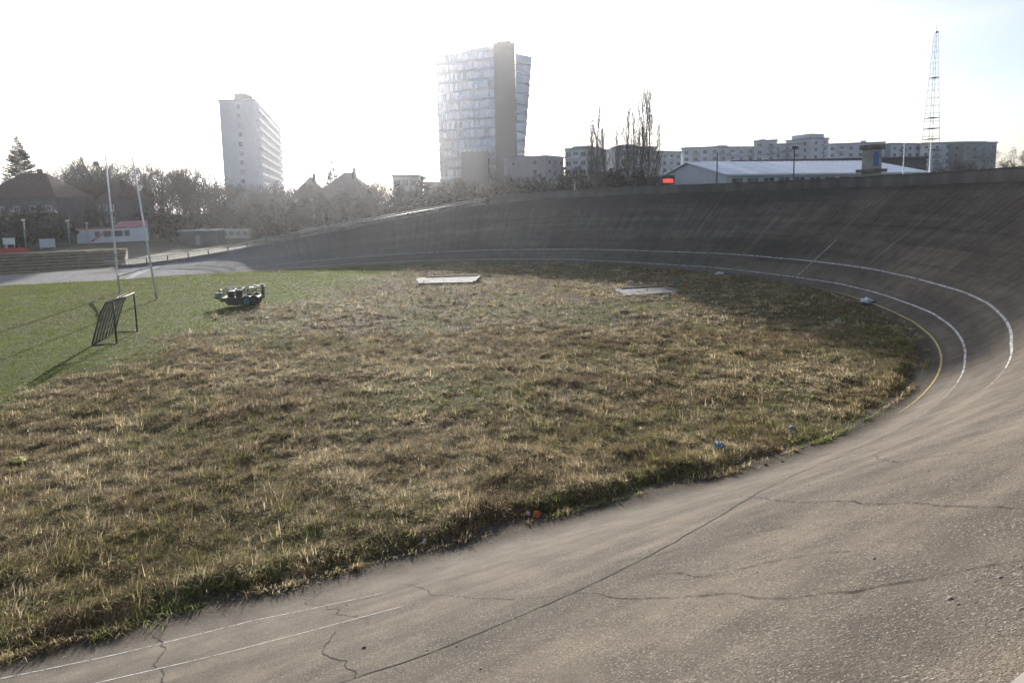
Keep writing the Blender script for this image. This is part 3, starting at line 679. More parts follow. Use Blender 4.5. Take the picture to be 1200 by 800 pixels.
for i, (n_, x, y, sx, sz, m, lb) in enumerate((
    ('plastic_bag', .45, 14.1, .11, .11, P_or, 'crumpled orange plastic bag on the grass lip beside the track'),
    ('plastic_bag', .27, 14.15, .06, .06, P_wh, 'small white plastic scrap touching the orange bag'),
    ('plastic_bag', 5.8, 17.5, .13, .11, P_bl, 'crumpled light blue plastic bag in grass near the inner track edge'),
    ('plastic_bag', 23.7, 42.3, .5, .22, P_wh, 'white plastic bag lying beside the yellow line of the bend'),
    ('bottle', 18.8, 36.4, .20, .16, P_gn, 'small green plastic bottle in the grass below the bend'),
    ('bottle', 14.2, 54.7, .22, .16, P_gn, 'small green scrap right of the farther slab'),
    ('plastic_cup', -2.0, 13.0, .05, .08, P_wh, 'tiny white cup in the near grass left of the orange bag'),
    ('plastic_cup', -8.7, 14.6, .06, .06, P_wh, 'tiny white scrap in the straw grass nearest the left corner'),
    ('wrapper', -14.1, 17.5, .22, .07, P_ye, 'flat yellow wrapper in the grass at the left side'),
    ('wrapper', 19.4, 59.5, .40, .14, P_wh, 'white wrapper at the far foot of the bend'),
    ('wrapper', 10.6, 56.5, .35, .12, P_wh, 'white wrapper behind the nearer slab'),
    ('wrapper', -6.5, 41.7, .12, .12, P_wh, 'single white scrap in mid infield in front of the left slab'),
    ('wrapper', 8.6, 19.2, .10, .08, P_bl, 'pale blue scrap in grass right of the blue bag'))):
    x *= .965; y *= .965; L_, s_ = ln(x, y); zz_ = gz(x, y) if s_ < 0 else float(track_z_exact(L_, s_)); crumple(n_, x, y, zz_+sz*.6, sx, sx*.7, sz, m, lb, i+1)
for i, (L_, s_, r_) in enumerate(((2.4, .28, .06), (2.9, .40, .035), (-8.9, 4.85, .025))):
    x, y = plan(L_, s_); crumple('stone', float(x), float(y), float(track_z_exact(L_, s_))+r_*.3, r_, r_*.8, r_*.7, M['concrete'],
        ('dark fist sized stone at the inner track edge below the blue bag', 'smaller stone beside the fist sized stone at the track edge', 'tiny stone by the wriggling crack near the joint')[i], 30+i, 'stones lying on the track')

# ------------------------------------------------------------------ buildings
def wbox(w_, h_, d_=.12): return MB().box(-w_/2, w_/2, -d_, .03, 0, h_)
def window_proto(w_, h_, glass, frame, parent):
    p = wbox(w_, h_).build('window', glass, parent)
    if frame:
        f = MB(); t = .09
        f.box(-w_/2-t, w_/2+t, -.15, .05, -t, 0); f.box(-w_/2-t, w_/2+t, -.15, .05, h_, h_+t)
        f.box(-w_/2-t, -w_/2, -.15, .05, 0, h_); f.box(w_/2, w_/2+t, -.15, .05, 0, h_); f.box(-.03, .03, -.15, .05, 0, h_)
        f.build('window_frame', frame, p)
    return p
def put_window(proto, first, parent, a, b_, t, z):
    """on the wall running from a to b (2-D, in parent space), fraction t, outward to the right of a->b"""
    d = Vector((b_[0]-a[0], b_[1]-a[1], 0)); ang = math.atan2(d.y, d.x)
    if first: o = proto
    else:
        o = proto.copy(); C.objects.link(o); o.parent = parent
        for ch in proto.children: c_ = ch.copy(); C.objects.link(c_); c_.parent = o
    p = Vector((a[0], a[1], 0))+d*t; o.location = (p.x, p.y, z); o.rotation_euler = (0, 0, ang); return o

# slab tower on the left: pale end wall with one column of windows
D = 204.; A = Vector((X(269, D), D)); B = Vector((X(311.5, D), D-1.)); E2 = Vector((X(336, 272), 272.)); G2 = A + (E2-B)
st = empty('apartment_tower', (A.x, A.y, 0)); tag(st, 'pale grey slab tower with one column of brown windows, left of the glass tower', 'building')
o2 = lambda v: (v.x-A.x, v.y-A.y)
HT = 40.2
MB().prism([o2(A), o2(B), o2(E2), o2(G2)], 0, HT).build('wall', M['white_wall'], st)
MB().prism([(o2(A)[0]-.25, -.3), (o2(B)[0]+.25, o2(B)[1]-.3), (o2(E2)[0]+.2, o2(E2)[1]+.2), (o2(G2)[0]-.2, o2(G2)[1]+.2)], HT+.005, HT+.55).build('roof', M['grey_wall'], st)
pw = window_proto(1.25, 1.3, M['brown_window'], None, st)
for k in range(14): put_window(pw, k == 0, st, o2(A), o2(B), .54, HT-2.4-2.85*k)
a, b_ = o2(B), o2(E2); d = Vector((b_[0]-a[0], b_[1]-a[1], 0)); ang = math.atan2(d.y, d.x); ll = d.length
bp_ = MB()
bp_.box(1.0, ll-1.0, -.95, -.02, 0, .9)
for k in range(18): bp_.box(1.0+k*(ll-2.2)/17, 1.2+k*(ll-2.2)/17, -1.02, -.03, .01, 2.3)
bal = bp_.build('balcony_row', M['pale_wall'], st); wr = MB().box(1.2, ll-1.2, -.06, .02, 1.05, 2.4)
wro = wr.build('window_row', M['brown_window'], st)
for k in range(14):
    o = bal if k == 0 else bal.copy(); q_ = wro if k == 0 else wro.copy()
    if k: C.objects.link(o); o.parent = st; C.objects.link(q_); q_.parent = st
    o.location = q_.location = (a[0], a[1], HT-2.85*(k+1)); o.rotation_euler = q_.rotation_euler = (0, 0, ang)
MB().box(3.6, 7.2, 3, 9, HT+.56, HT+3.0).build('lift_house', M['grey_wall'], st)
MB().tube([(6.4, 1.5, HT+.5), (6.4, 1.5, HT+5.2), (7.6, 1.5, HT+5.6)], .09, 6).build('roof_mast', M['dark_metal'], st)
for k, (xx, hh) in enumerate(((1.2, 2), (9.2, 2.6), (10.8, 1.8))): MB().tube([(xx, 2, HT+.5), (xx, 2, HT+hh)], .06, 5).build('antenna', M['dark_metal'], st)

# glass office tower
D = 230.
P0 = Vector((X(519, D+8), D+8)); P1 = Vector((X(548, D+2.8), D+2.8)); P2 = Vector((X(584, D-3), D-3)); P3 = Vector((X(609, D-3), D-3)); P4 = Vector((X(614, D+8), D+8)); P5 = Vector((X(615, D+26), D+26)); P6 = Vector((X(521, D+34), D+34))
gt = empty('office_tower', (P2.x, P2.y, 0)); tag(gt, 'tall blue glass office tower with a plain dark lift core and flared right side', 'building')
r2 = lambda v: (v.x-P2.x, v.y-P2.y)
HG = 59.8; c0 = r2(P2); c1_ = r2(P3)
MB().prism([c0, c1_, (c1_[0]+.6, 16), (c0[0]-.4, 16)], 0, HG+1.9, [c0, (c1_[0]-.2, c1_[1]), (c1_[0]-.2, 16), (c0[0], 16)]).build('core_wall', M['core_wall'], gt)
MB().box(c0[0]+1.5, c0[0]+6, 4, 11, HG+1.91, HG+3.4).build('lift_house', M['core_wall'], gt)
fh = 3.35; nf = 17
fl = .012     # the glass flares outwards as it rises
for k in range(nf):
    z0 = HG-fh*(k+1); z1 = z0+fh; f0 = 1+fl*(z0/HG-.6); f1 = 1+fl*(z1/HG-.6)
    L_ = [r2(P0), r2(P1), (c0[0]-.02, c0[1]+.9), (c0[0]-.02, 26), r2(P6)]
    sc = lambda P, f: [(c0[0]+(p[0]-c0[0])*f, p[1]) for p in P]
    zt = 1.0*(0 if k else 1)
    MB().prism(sc(L_, f0), z0+.85, sc_z := z1, sc(L_, f1)).build('glass_band', M['tower_glass'], gt)
    L2_ = [(p[0]-(.25 if i in (0, 1, 4) else 0), p[1]-(.25 if i < 3 else -.2)) for i, p in enumerate(L_)]
    MB().prism(sc(L2_, f0), z0, z0+.85, sc(L2_, f0)).build('spandrel', M['spandrel'], gt)
    if k < 14:
        e0 = 4.2*(z0-14)/(HG-14); e1 = 4.2*(z1-14)/(HG-14)
        Rg = lambda e: [(c1_[0]+.02, c1_[1]+1.2), (r2(P4)[0]+e, r2(P4)[1]-4), (r2(P4)[0]+e, 22), (c1_[0]+.02, 22)]
        MB().prism(Rg(e0), z0+.7-1.5, z1-1.5, Rg(e1)).build('glass_band', M['tower_glass'], gt)
        MB().prism([(p[0]+(.15 if 0 < i < 3 else 0), p[1]-(.2 if i < 2 else 0)) for i, p in enumerate(Rg(e0))], z0-1.5, z0+.7-1.5).build('spandrel', M['spandrel'], gt)
MB().box(c0[0]-20.5, c1_[0]+4.6, -1.5, 24, 0, 14).build('podium', M['dark_wall'], gt); MB().box(c0[0]-12, c0[0]-2.5, -1.6, -1.0, 14, 25).build('annex', M['core_wall'], gt)
mu = MB()
for k in range(15):
    t = k/14; p = Vector(r2(P0)).lerp(Vector(r2(P1)), t) if 0 else None
for (pa, pb, nn) in ((r2(P0), r2(P1), 6), (r2(P1), (c0[0], c0[1]+.9), 6)):
    for k in range(nn):
        t = k/nn; xx = pa[0]+(pb[0]-pa[0])*t; yy = pa[1]+(pb[1]-pa[1])*t
        f0 = 1+fl*(4/HG-.6); f1 = 1+fl*(1-.6)
        mu.tube([(c0[0]+(xx-c0[0])*f0, yy-.2, 4), (c0[0]+(xx-c0[0])*f1, yy-.2, HG)], .12, 4)
mu.build('mullion', M['spandrel'], gt)
MB().prism([(p[0]*1.0, p[1]) for p in [r2(P0), r2(P1), (c0[0]-.05, c0[1]+.9), (c0[0]-.05, 24), r2(P6)]], HG+.01, HG+1.2).build('parapet', M['pale_wall'], gt)
for k, (xx, hh) in enumerate(((-9, 4.2), (-4, 5.2), (-13, 3.2), (3, 8.5))): MB().tube([(xx, 8, HG+1), (xx, 8, HG+hh)], .10, 5).build('antenna', M['dark_metal'], gt)

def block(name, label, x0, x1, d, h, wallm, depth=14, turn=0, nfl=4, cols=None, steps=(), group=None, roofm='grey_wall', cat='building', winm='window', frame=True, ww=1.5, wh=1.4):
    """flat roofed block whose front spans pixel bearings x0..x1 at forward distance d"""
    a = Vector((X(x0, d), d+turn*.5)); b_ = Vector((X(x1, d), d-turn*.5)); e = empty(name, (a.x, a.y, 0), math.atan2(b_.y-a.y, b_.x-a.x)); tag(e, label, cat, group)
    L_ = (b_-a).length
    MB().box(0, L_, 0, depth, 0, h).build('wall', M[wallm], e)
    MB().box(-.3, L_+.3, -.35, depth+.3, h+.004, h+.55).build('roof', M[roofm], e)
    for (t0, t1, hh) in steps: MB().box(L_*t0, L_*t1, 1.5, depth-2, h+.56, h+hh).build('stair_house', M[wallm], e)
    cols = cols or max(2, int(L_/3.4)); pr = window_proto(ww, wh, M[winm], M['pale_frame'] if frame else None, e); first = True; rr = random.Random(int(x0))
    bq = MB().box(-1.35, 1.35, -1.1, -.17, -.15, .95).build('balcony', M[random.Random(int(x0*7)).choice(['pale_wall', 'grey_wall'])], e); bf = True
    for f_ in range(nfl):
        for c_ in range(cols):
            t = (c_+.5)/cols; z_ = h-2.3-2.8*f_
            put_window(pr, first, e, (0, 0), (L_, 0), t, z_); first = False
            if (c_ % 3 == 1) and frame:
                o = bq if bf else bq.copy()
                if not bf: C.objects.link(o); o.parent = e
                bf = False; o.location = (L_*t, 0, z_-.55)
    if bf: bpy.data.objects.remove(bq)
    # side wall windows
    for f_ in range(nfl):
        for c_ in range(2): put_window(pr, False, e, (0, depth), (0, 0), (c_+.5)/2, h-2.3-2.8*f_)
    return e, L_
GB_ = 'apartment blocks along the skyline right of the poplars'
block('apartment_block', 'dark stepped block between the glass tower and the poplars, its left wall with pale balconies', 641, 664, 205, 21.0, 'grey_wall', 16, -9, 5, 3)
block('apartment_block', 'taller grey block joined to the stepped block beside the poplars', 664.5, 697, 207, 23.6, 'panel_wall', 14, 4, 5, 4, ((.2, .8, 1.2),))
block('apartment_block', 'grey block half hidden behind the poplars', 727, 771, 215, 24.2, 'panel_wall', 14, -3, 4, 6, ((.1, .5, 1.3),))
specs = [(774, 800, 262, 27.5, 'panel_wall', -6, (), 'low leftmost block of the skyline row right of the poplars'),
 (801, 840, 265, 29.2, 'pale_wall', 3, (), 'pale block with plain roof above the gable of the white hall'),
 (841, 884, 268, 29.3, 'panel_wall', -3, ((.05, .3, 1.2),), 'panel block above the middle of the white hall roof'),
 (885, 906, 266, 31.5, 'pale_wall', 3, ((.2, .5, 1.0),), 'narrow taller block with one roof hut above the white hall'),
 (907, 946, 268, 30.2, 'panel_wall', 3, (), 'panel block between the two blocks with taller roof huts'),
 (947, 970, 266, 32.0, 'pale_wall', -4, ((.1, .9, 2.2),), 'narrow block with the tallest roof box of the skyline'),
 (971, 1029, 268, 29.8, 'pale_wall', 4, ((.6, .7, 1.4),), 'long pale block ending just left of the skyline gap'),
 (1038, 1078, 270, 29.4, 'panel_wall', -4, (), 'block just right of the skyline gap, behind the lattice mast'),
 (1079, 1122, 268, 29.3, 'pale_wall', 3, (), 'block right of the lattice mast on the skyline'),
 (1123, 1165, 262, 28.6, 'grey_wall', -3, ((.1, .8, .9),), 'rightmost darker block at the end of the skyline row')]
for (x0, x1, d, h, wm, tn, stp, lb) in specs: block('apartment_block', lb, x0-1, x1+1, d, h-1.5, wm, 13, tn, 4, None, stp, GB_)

# white hall behind the bank
hl = empty('sports_hall', (33.6, 100, 0), math.atan2(5.3, 25)); tag(hl, 'long white hall with a low pitched pale metal roof behind the bank', 'hall')
wd, lg, ez, rz = 25.5, 36.5, 10.7, 13.3
m = MB().box(0, lg, 0, wd, 0, ez-.02); m.build('wall', M['white_wall'], hl)
MB().poly([(0.001, 0, ez-.02), (0.001, wd, ez-.02), (0.001, wd/2, rz-.05)][::-1]).build('gable', M['white_wall'], hl); MB().poly([(lg, 0, ez), (lg, wd, ez), (lg, wd/2, rz-.05)]).build('gable', M['white_wall'], hl)
m = MB()
for (ya, yb) in ((-.5, wd/2), (wd+.5, wd/2)):
    za = ez-.1; P = [(-.4, ya, za), (lg+.4, ya, za), (lg+.4, yb, rz), (-.4, yb, rz)]
    n_ = len(m.v); m.v += P+[(p[0], p[1], p[2]+.16) for p in P]; m.f += [tuple(n_+i for i in q_) for q_ in ((0, 1, 2, 3), (4, 7, 6, 5), (0, 4, 5, 1), (1, 5, 6, 2), (2, 6, 7, 3), (3, 7, 4, 0))]
m.build('roof', M['tin_roof'], hl)
MB().box(-.45, lg+.45, -.62, -.48, ez-.25, ez+.02).build('gutter', M['pale_frame'], hl)
pr = window_proto(1.9, .8, M['window'], M['pale_frame'], hl)
for k in range(13): put_window(pr, k == 0, hl, (0, -.0), (lg, -.0), (k+.6)/13.3, ez-1.35)
seam = MB()
for k in range(36): seam.tube([(k*1.04, -.5, ez+.09), (k*1.04, wd/2, rz+.19)], .035, 4)
seam.build('roof_seam', M['tin_roof'], hl)

# dark long roof beyond the hall
e, L_ = block('grandstand', 'long low dark flat roofed building behind the white hall', 856, 1082, 150, 15.2, 'dark_wall', 12, 0, 1, 24, (), None, 'dark_roof', frame=False, ww=2.2, wh=.8)
# concrete chimney like tower
ct = empty('concrete_tower', (X(1019, 75), 75, 0), rad(20)); tag(ct, 'square capped concrete stub tower with blue paint daubs rising behind the rim wall', 'tower')
MB().box(-.72, .72, -.72, .72, 0, 12.3).build('shaft', M['pale_concrete'], ct, bevel=.03)
MB().box(-.92, .92, -.92, .92, 12.31, 12.8).build('cap', M['concrete'], ct, bevel=.03)
MB().box(-1.15, 1.15, -1.15, 1.15, 9.7, 10.05).build('ledge', M['concrete'], ct, bevel=.03)
dm = worn_paint('daub_blue', (.12, .22, .45), .45, .52, 3)
MB().box(-.6, .25, -.732, -.725, 10.4, 12.0).build('paint_daub', dm, ct)
# red display
sb = empty('scoreboard', (X(783, 92), 92, 0), rad(5)); tag(sb, 'small dark display box with a glowing red panel in front of the hall gable', 'display')
em_ = bpy.data.materials.new('red_display'); em_.use_nodes = True; bb = em_.node_tree.nodes['Principled BSDF']
bb.inputs['Base Color'].default_value = (.5, .02, .02, 1); bb.inputs['Emission Color'].default_value = (1, .10, .07, 1)
tcn = em_.node_tree.nodes.new('ShaderNodeTexCoord'); nz = em_.node_tree.nodes.new('ShaderNodeTexNoise'); nz.inputs['Scale'].default_value = 3
mr = em_.node_tree.nodes.new('ShaderNodeMapRange'); mr.inputs[1].default_value = .4; mr.inputs[2].default_value = .6; mr.inputs[3].default_value = .35; mr.inputs[4].default_value = .7
em_.node_tree.links.new(tcn.outputs['Object'], nz.inputs['Vector']); em_.node_tree.links.new(nz.outputs[0], mr.inputs[0]); em_.node_tree.links.new(mr.outputs[0], bb.inputs['Emission Strength'])
MB().box(-.95, .95, -.15, .25, 9.2, 10.45).build('case', M['dark_metal'], sb, bevel=.03)
MB().box(-.75, .75, -.17, -.152, 9.42, 9.98).build('display_panel', em_, sb)
MB().tube([(-.6, .1, 0), (-.6, .1, 9.19)], .08, 8).build('post', M['dark_metal'], sb); MB().tube([(.6, .1, 0), (.6, .1, 9.19)], .08, 8).build('post', M['dark_metal'], sb)

# poles beyond the rim
def pole(name, label, px, d, top, r, m, cat='pole', arm=False):
    e = empty(name, (X(px, d), d, 0)); tag(e, label, cat)
    MB().tube([(0, 0, 0), (0, 0, top)], [r, r*.75], 8).build('pole_shaft', M[m], e, True)
    if arm: MB().box(-.3, .3, -.15, .15, top, top+.35).build('lamp_head', M['dark_metal'], e, bevel=.04)
    return e
pole('utility_pole', 'thin dark pole in front of the hall, left one', 840, 82, 12.8, .10, 'dark_metal')
pole('utility_pole', 'thin dark pole with a small head in front of the hall roof, right one', 929, 80, 12.9, .10, 'dark_metal', arm=True)
pole('flag_pole', 'thin white pole right of the concrete stub tower', 1056, 84, 13.6, .075, 'white_paint')
pole('flag_pole', 'thicker white pole under the lattice mast', 1087, 84, 13.6, .14, 'white_paint')
pole('marker_post', 'short pale post on the rim left of the poplars', 675, 96, 9.9, .10, 'rail_paint', 'post')
pole('utility_pole', 'thin dark pole half hidden in the trees right of the poplars base', 700, 92, 12., .08, 'dark_metal')
# utility wire between the two dark poles
ax, bx = Vector((X(840, 82), 82, 12.7)), Vector((X(929, 80), 80, 12.9))
wv_ = MB().tube([ax.lerp(bx, t)+Vector((0, 0, -.5*4*t*(1-t))) for t in [k/10 for k in range(11)]], .02, 4).build('overhead_wire', M['dark_metal']); tag(wv_, 'thin wire sagging between the two dark poles in front of the hall', 'wire')

# lattice mast
D = 250.; lm = empty('lattice_mast', (X(1086, D), D, 0)); tag(lm, 'tall slender red and white lattice radio mast tapering above the apartment blocks', 'mast')
Hm = 67.5
def mw(z): return 5.2*(1-z/Hm)+1.0 if z < 45 else (5.2*(1-45/Hm)+1.0)*(1-(z-45)/(Hm-45)*.62)
def corner(z, k): r_ = mw(z)/2; return Vector((r_*(-1 if k in (0, 3) else 1), r_*(-1 if k < 2 else 1), z))
M['mast_white'] = mat('mast_white', (.5, .5, .5), .5, .1, .5); M['mast_red'] = mat('mast_red', (.34, .12, .10), .5, .1, .5)
for k in range(4): MB().tube([corner(z, k) for z in (0, 15, 30, 45, 60, Hm)], [.09, .085, .08, .07, .06, .05], 5).build('leg', M['mast_white'], lm)
z = 3.; j = 0
for seg in range(9):
    br = MB(); z1s = (seg+1)*8
    while z < min(z1s, Hm-1):
        dz = 2.9 if z < 45 else 2.
        for k in range(4):
            a, b_ = corner(z, k), corner(z, (k+1) % 4); br.tube([a, b_], .05 if z < 45 else .035, 4)
            c_ = corner(min(z+dz, Hm), (k+1) % 4) if j % 2 else corner(min(z+dz, Hm), k); br.tube([a if j % 2 else b_, c_], .025, 4)
        z += dz; j += 1
    br.build('bracing', M['mast_red' if seg % 2 else 'mast_white'], lm)
for zz_ in (24., 28., 32., 36., 51.): MB().box(-mw(zz_)/2-.2, mw(zz_)/2+.2, -mw(zz_)/2-.2, mw(zz_)/2+.2, zz_, zz_+.16).build('platform', M['dark_metal'], lm)
MB().tube([(0, 0, Hm), (0, 0, Hm+3)], .06, 5).build('antenna', M['dark_metal'], lm)
MB().box(-.5, .5, -.5, .5, Hm, Hm+.5).build('beacon', M['dark_metal'], lm)

# ------------------------------------------------------------------ houses among the trees
def house(label, x0, x1, d, ez_, rz_, depth, wallm, roofm, hip=.3, turn=0, chim=True, wins=3, cat='house'):
    a = Vector((X(x0, d), d+turn*.5)); b_ = Vector((X(x1, d), d-turn*.5)); e = empty('house', (a.x, a.y, 0), math.atan2(b_.y-a.y, b_.x-a.x)); tag(e, label, cat)
    L_ = (b_-a).length
    MB().box(0, L_, 0, depth, 0, ez_).build('wall', M[wallm], e)
    o = .5; c = [(-o, -o, ez_+.01), (L_+o, -o, ez_+.01), (L_+o, depth+o, ez_+.01), (-o, depth+o, ez_+.01)]; h0, h1 = (L_*hip, depth/2, rz_), (L_*(1-hip), depth/2, rz_)
    m = MB(); m.poly([c[0], c[1], h1, h0]); m.poly([c[1], c[2], h1]); m.poly([c[2], c[3], h0, h1]); m.poly([c[3], c[0], h0]); m.poly(c[::-1])
    rf = m.build('roof', M[roofm], e)
    if chim: MB().box(L_*.62, L_*.62+.8, depth*.35, depth*.35+.8, rz_-2.2, rz_+.9).build('chimney', M['brick_roof'], rf)
    pr = window_proto(1.1, 1.3, M['window'], M['pale_frame'], e); f_ = True
    for r_ in range(max(1, int(ez_/3))):
        for k in range(wins): put_window(pr, f_, e, (0, 0), (L_, 0), (k+.5)/wins, 1.2+3*r_); f_ = False
    return e
house('big house with a red hipped roof in front of the spruce, far left', -20, 72, 150, 10.5, 16.5, 13, 'dark_wall', 'brick_roof', .34, 0, True, 5)
house('small house with a brown tiled roof left of the rugby posts', 108, 150, 160, 9.5, 13.8, 9, 'dark_wall', 'brick_roof', .3, 6)
house('house with a pointed dark roof just right of the slab tower', 346, 380, 175, 9.5, 15.4, 9, 'grey_wall', 'dark_roof', .46)
house('wide house with a tall dark pyramid roof below the small spruce', 374, 436, 150, 9., 15.2, 12, 'dark_wall', 'dark_roof', .42)
house('low house with a dark roof behind the short hedge, right of the pale container', 285, 340, 165, 6.5, 10.8, 10, 'dark_wall', 'dark_roof', .2)
block('house', 'flat roofed grey box house left of the glass tower', 464, 493, 165, 14.2, 'grey_wall', 9, 0, 3, 3, (), None, 'dark_roof', frame=False)
block('house', 'small flat roofed house touching the left foot of the glass tower', 500, 516, 200, 13.5, 'grey_wall', 9, 0, 3, 2, (), None, 'dark_roof', frame=False)
block('house', 'low flat roofed annex at the right foot of the glass tower', 606, 622, 215, 22, 'grey_wall', 9, 0, 4, 2, (), None, 'dark_roof', frame=False)
block('house', 'wide low dark building between the glass tower and the stepped block', 620, 645, 212, 15.2, 'dark_wall', 9, 0, 3, 3, (), None, 'dark_roof', frame=False)
block('house', 'dark low building behind the foot of the poplars', 697, 728, 180, 14.6, 'dark_wall', 9, 0, 3, 3, (), None, 'dark_roof', frame=False)
block('house', 'low dark building at the left of the hall, behind the poplars', 728, 775, 170, 12.6, 'dark_wall', 9, 0, 2, 4, (), None, 'dark_roof', frame=False)

# white clubhouse with stepped red stripe
D = 148; a = Vector((X(93, 142), 142)); b_ = Vector((X(176, 150), 150)); ch = empty('clubhouse', (a.x, a.y, 0), math.atan2(b_.y-a.y, b_.x-a.x)); L_ = (b_-a).length
tag(ch, 'long low white clubhouse with brown windows and a red edged roof behind the track', 'clubhouse')
MB().box(0, L_, 0, 5, 0, 3.1).build('wall', mat('hut_white', (.80, .82, .86), .6, .05, 1), ch)
MB().box(-.15, L_*.68, -.18, 5.1, 3.11, 3.32).build('roof_edge', M['red_roof'], ch)
m = MB(); m.poly([(L_*.5, .3, 3.3), (L_+.2, .3, 3.3), (L_+.2, 2.8, 4.7), (L_*.62, 2.8, 4.7)]); m.poly([(L_+.2, 5.2, 3.3), (L_*.5, 5.2, 3.3), (L_*.62, 2.8, 4.7), (L_+.2, 2.8, 4.7)]); m.poly([(L_*.5, .3, 3.3), (L_*.62, 2.8, 4.7), (L_*.5, 5.2, 3.3)]); m.poly([(L_+.2, .3, 3.3), (L_+.2, 5.2, 3.3), (L_+.2, 2.8, 4.7)])
m.build('roof', M['pink_roof'], ch)
pr = window_proto(.95, 1.25, M['brown_window'], None, ch)
for k, t in enumerate((.27, .39, .43, .51, .55, .59, .69)): put_window(pr, k == 0, ch, (0, 0), (L_, 0), t, 1.35)
sm = MB()
for k in range(5): sm.box(L_*.17+k*.55, L_*.17+k*.55+.8, -.03, -.005, .35+k*.42, .75+k*.42)
sm.build('red_stripe', M['pink_roof'], ch)
# pale container with faded posters
D = 150; cb = empty('shipping_container', (X(260, D), D, .0), rad(3)); tag(cb, 'pale cream site container behind the railing below the slab tower', 'container')
MB().box(0, 6.6, 0, 2.4, 0, 2.35).build('container_wall', mat('cream', (.66, .62, .46), .6, .1, .6), cb, bevel=.03)
for k in range(4): MB().box(.5+k*1.55, 1.6+k*1.55, -.03, -.004, .8, 1.8).build('window', mat('cream_dark', (.36, .34, .27), .5, .3, 2), cb)
# dark kiosk
kb = empty('kiosk', (X(212, 128), 128, 0), rad(4)); tag(kb, 'dark low shed with a pale doorway left of the cream container', 'shed')
MB().box(0, 7.4, 0, 4, 0, 2.7).build('wall', M['dark_wall'], kb); MB().box(-.3, 7.7, -.3, 4.3, 2.71, 2.95).build('roof', M['grey_wall'], kb)
MB().box(3.1, 4.0, -.05, .0, 0, 1.9).build('door', M['grey_wall'], kb)
# signs and boards at the left
def board(label, x0, x1, d, z0, z1, m, posts=True):
    e = empty('sign_board', (X(x0, d), d, 0)); tag(e, label, 'board'); w_ = X(x1, d)-X(x0, d)
    MB().box(0, w_, 0, .08, z0, z1).build('panel', M[m], e, bevel=.01)
    for xx in (.15, w_-.25): MB().box(xx, xx+.1, .09, .19, 0, z1).build('post', M['galv'], e)
board('small white board above the red barrier at the left edge', 5, 19, 112, 1.6, 2.75, 'white_paint')
board('pale grey board standing alone left of the clubhouse', 47.5, 66, 125, 0.25, 1.95, 'pale_wall')
rb = empty('barrier', (X(-12, 112), 112, 0)); tag(rb, 'low red barrier board at the far left edge', 'barrier')
MB().box(0, 6.8, 0, .08, .1, 1.0).build('panel', M['paint_red'], rb); MB().box(3.0, 3.1, .09, .2, 0, 1.9).build('post', M['white_paint'], rb)
for (px_, d_, h_, lb, mm_) in ((31.5, 118, 5.6, 'green pole left of the pale grey board', 'green_metal'), (83, 118, 5.3, 'green pole between the pale board and the clubhouse', 'green_metal'), (105, 140, 4.4, 'short floodlight pole on the clubhouse roof edge', 'rail_paint')):
    e = empty('lamp_post', (X(px_, d_), d_, 0)); tag(e, lb, 'lamp post'); MB().tube([(0, 0, 0), (0, 0, h_)], .11, 8).build('pole_shaft', M[mm_], e, True)
    MB().box(-.28, .28, -.2, .15, h_, h_+.32).build('lamp_head', M['rail_paint'], e, bevel=.03)
# blue tank tower and box on a pole above the trees
bt = empty('water_tank', (X(117, 190), 190, 0)); tag(bt, 'blue grey tank box rising above the bare trees behind the rugby posts', 'tank')
MB().box(-1.9, 1.9, -1.5, 1.5, 13.2, 17.2).build('tank', M['blue_metal'], bt, bevel=.1)
MB().box(-1.6, -.6, -1, 1, 17.21, 18.3).build('hatch', M['blue_metal'], bt)
for sx_ in (-1.6, 1.6): MB().tube([(sx_, 0, 0), (sx_, 0, 13.2)], .2, 6).build('leg', M['galv'], bt)
MB().tube([(1.4, 0, 17.2), (1.4, 0, 20.2)], .08, 6).build('mast', M['dark_metal'], bt); MB().box(.8, 2.0, -.4, .4, 20.2, 21.6).build('mast_box', M['dark_metal'], bt)

# terraces of benches beyond the far straight
stn = []
x, y = plan(PI*R+16, W+3.2); bl = empty('bench_terrace', (float(x), float(y), 0), ANG+PI); tag(bl, 'stepped rows of weathered yellow brown benches beyond the far straight', 'benches')
x_a, x_b = 4.5, 50
for k in range(7):
    MB().box(x_a, x_b, -(k+1)*.85, -k*.85, -.1, .22+.32*k).build('concrete_step', M['concrete'], bl)
    w_ = MB()
    rr = random.Random(k)
    for j in range(int((x_b-x_a)/1.9)):
        w_.box(x_a+j*1.9, x_a+j*1.9+1.9, -k*.85-.60, -k*.85-.12, .22+.32*k+.08, .22+.32*k+.15+.02*rr.random())
        w_.box(x_a+j*1.9+.8, x_a+j*1.9+1.0, -k*.85-.5, -k*.85-.2, .22+.32*k+.003, .22+.32*k+.1)
    w_.build('bench_row', M['wood'], bl)
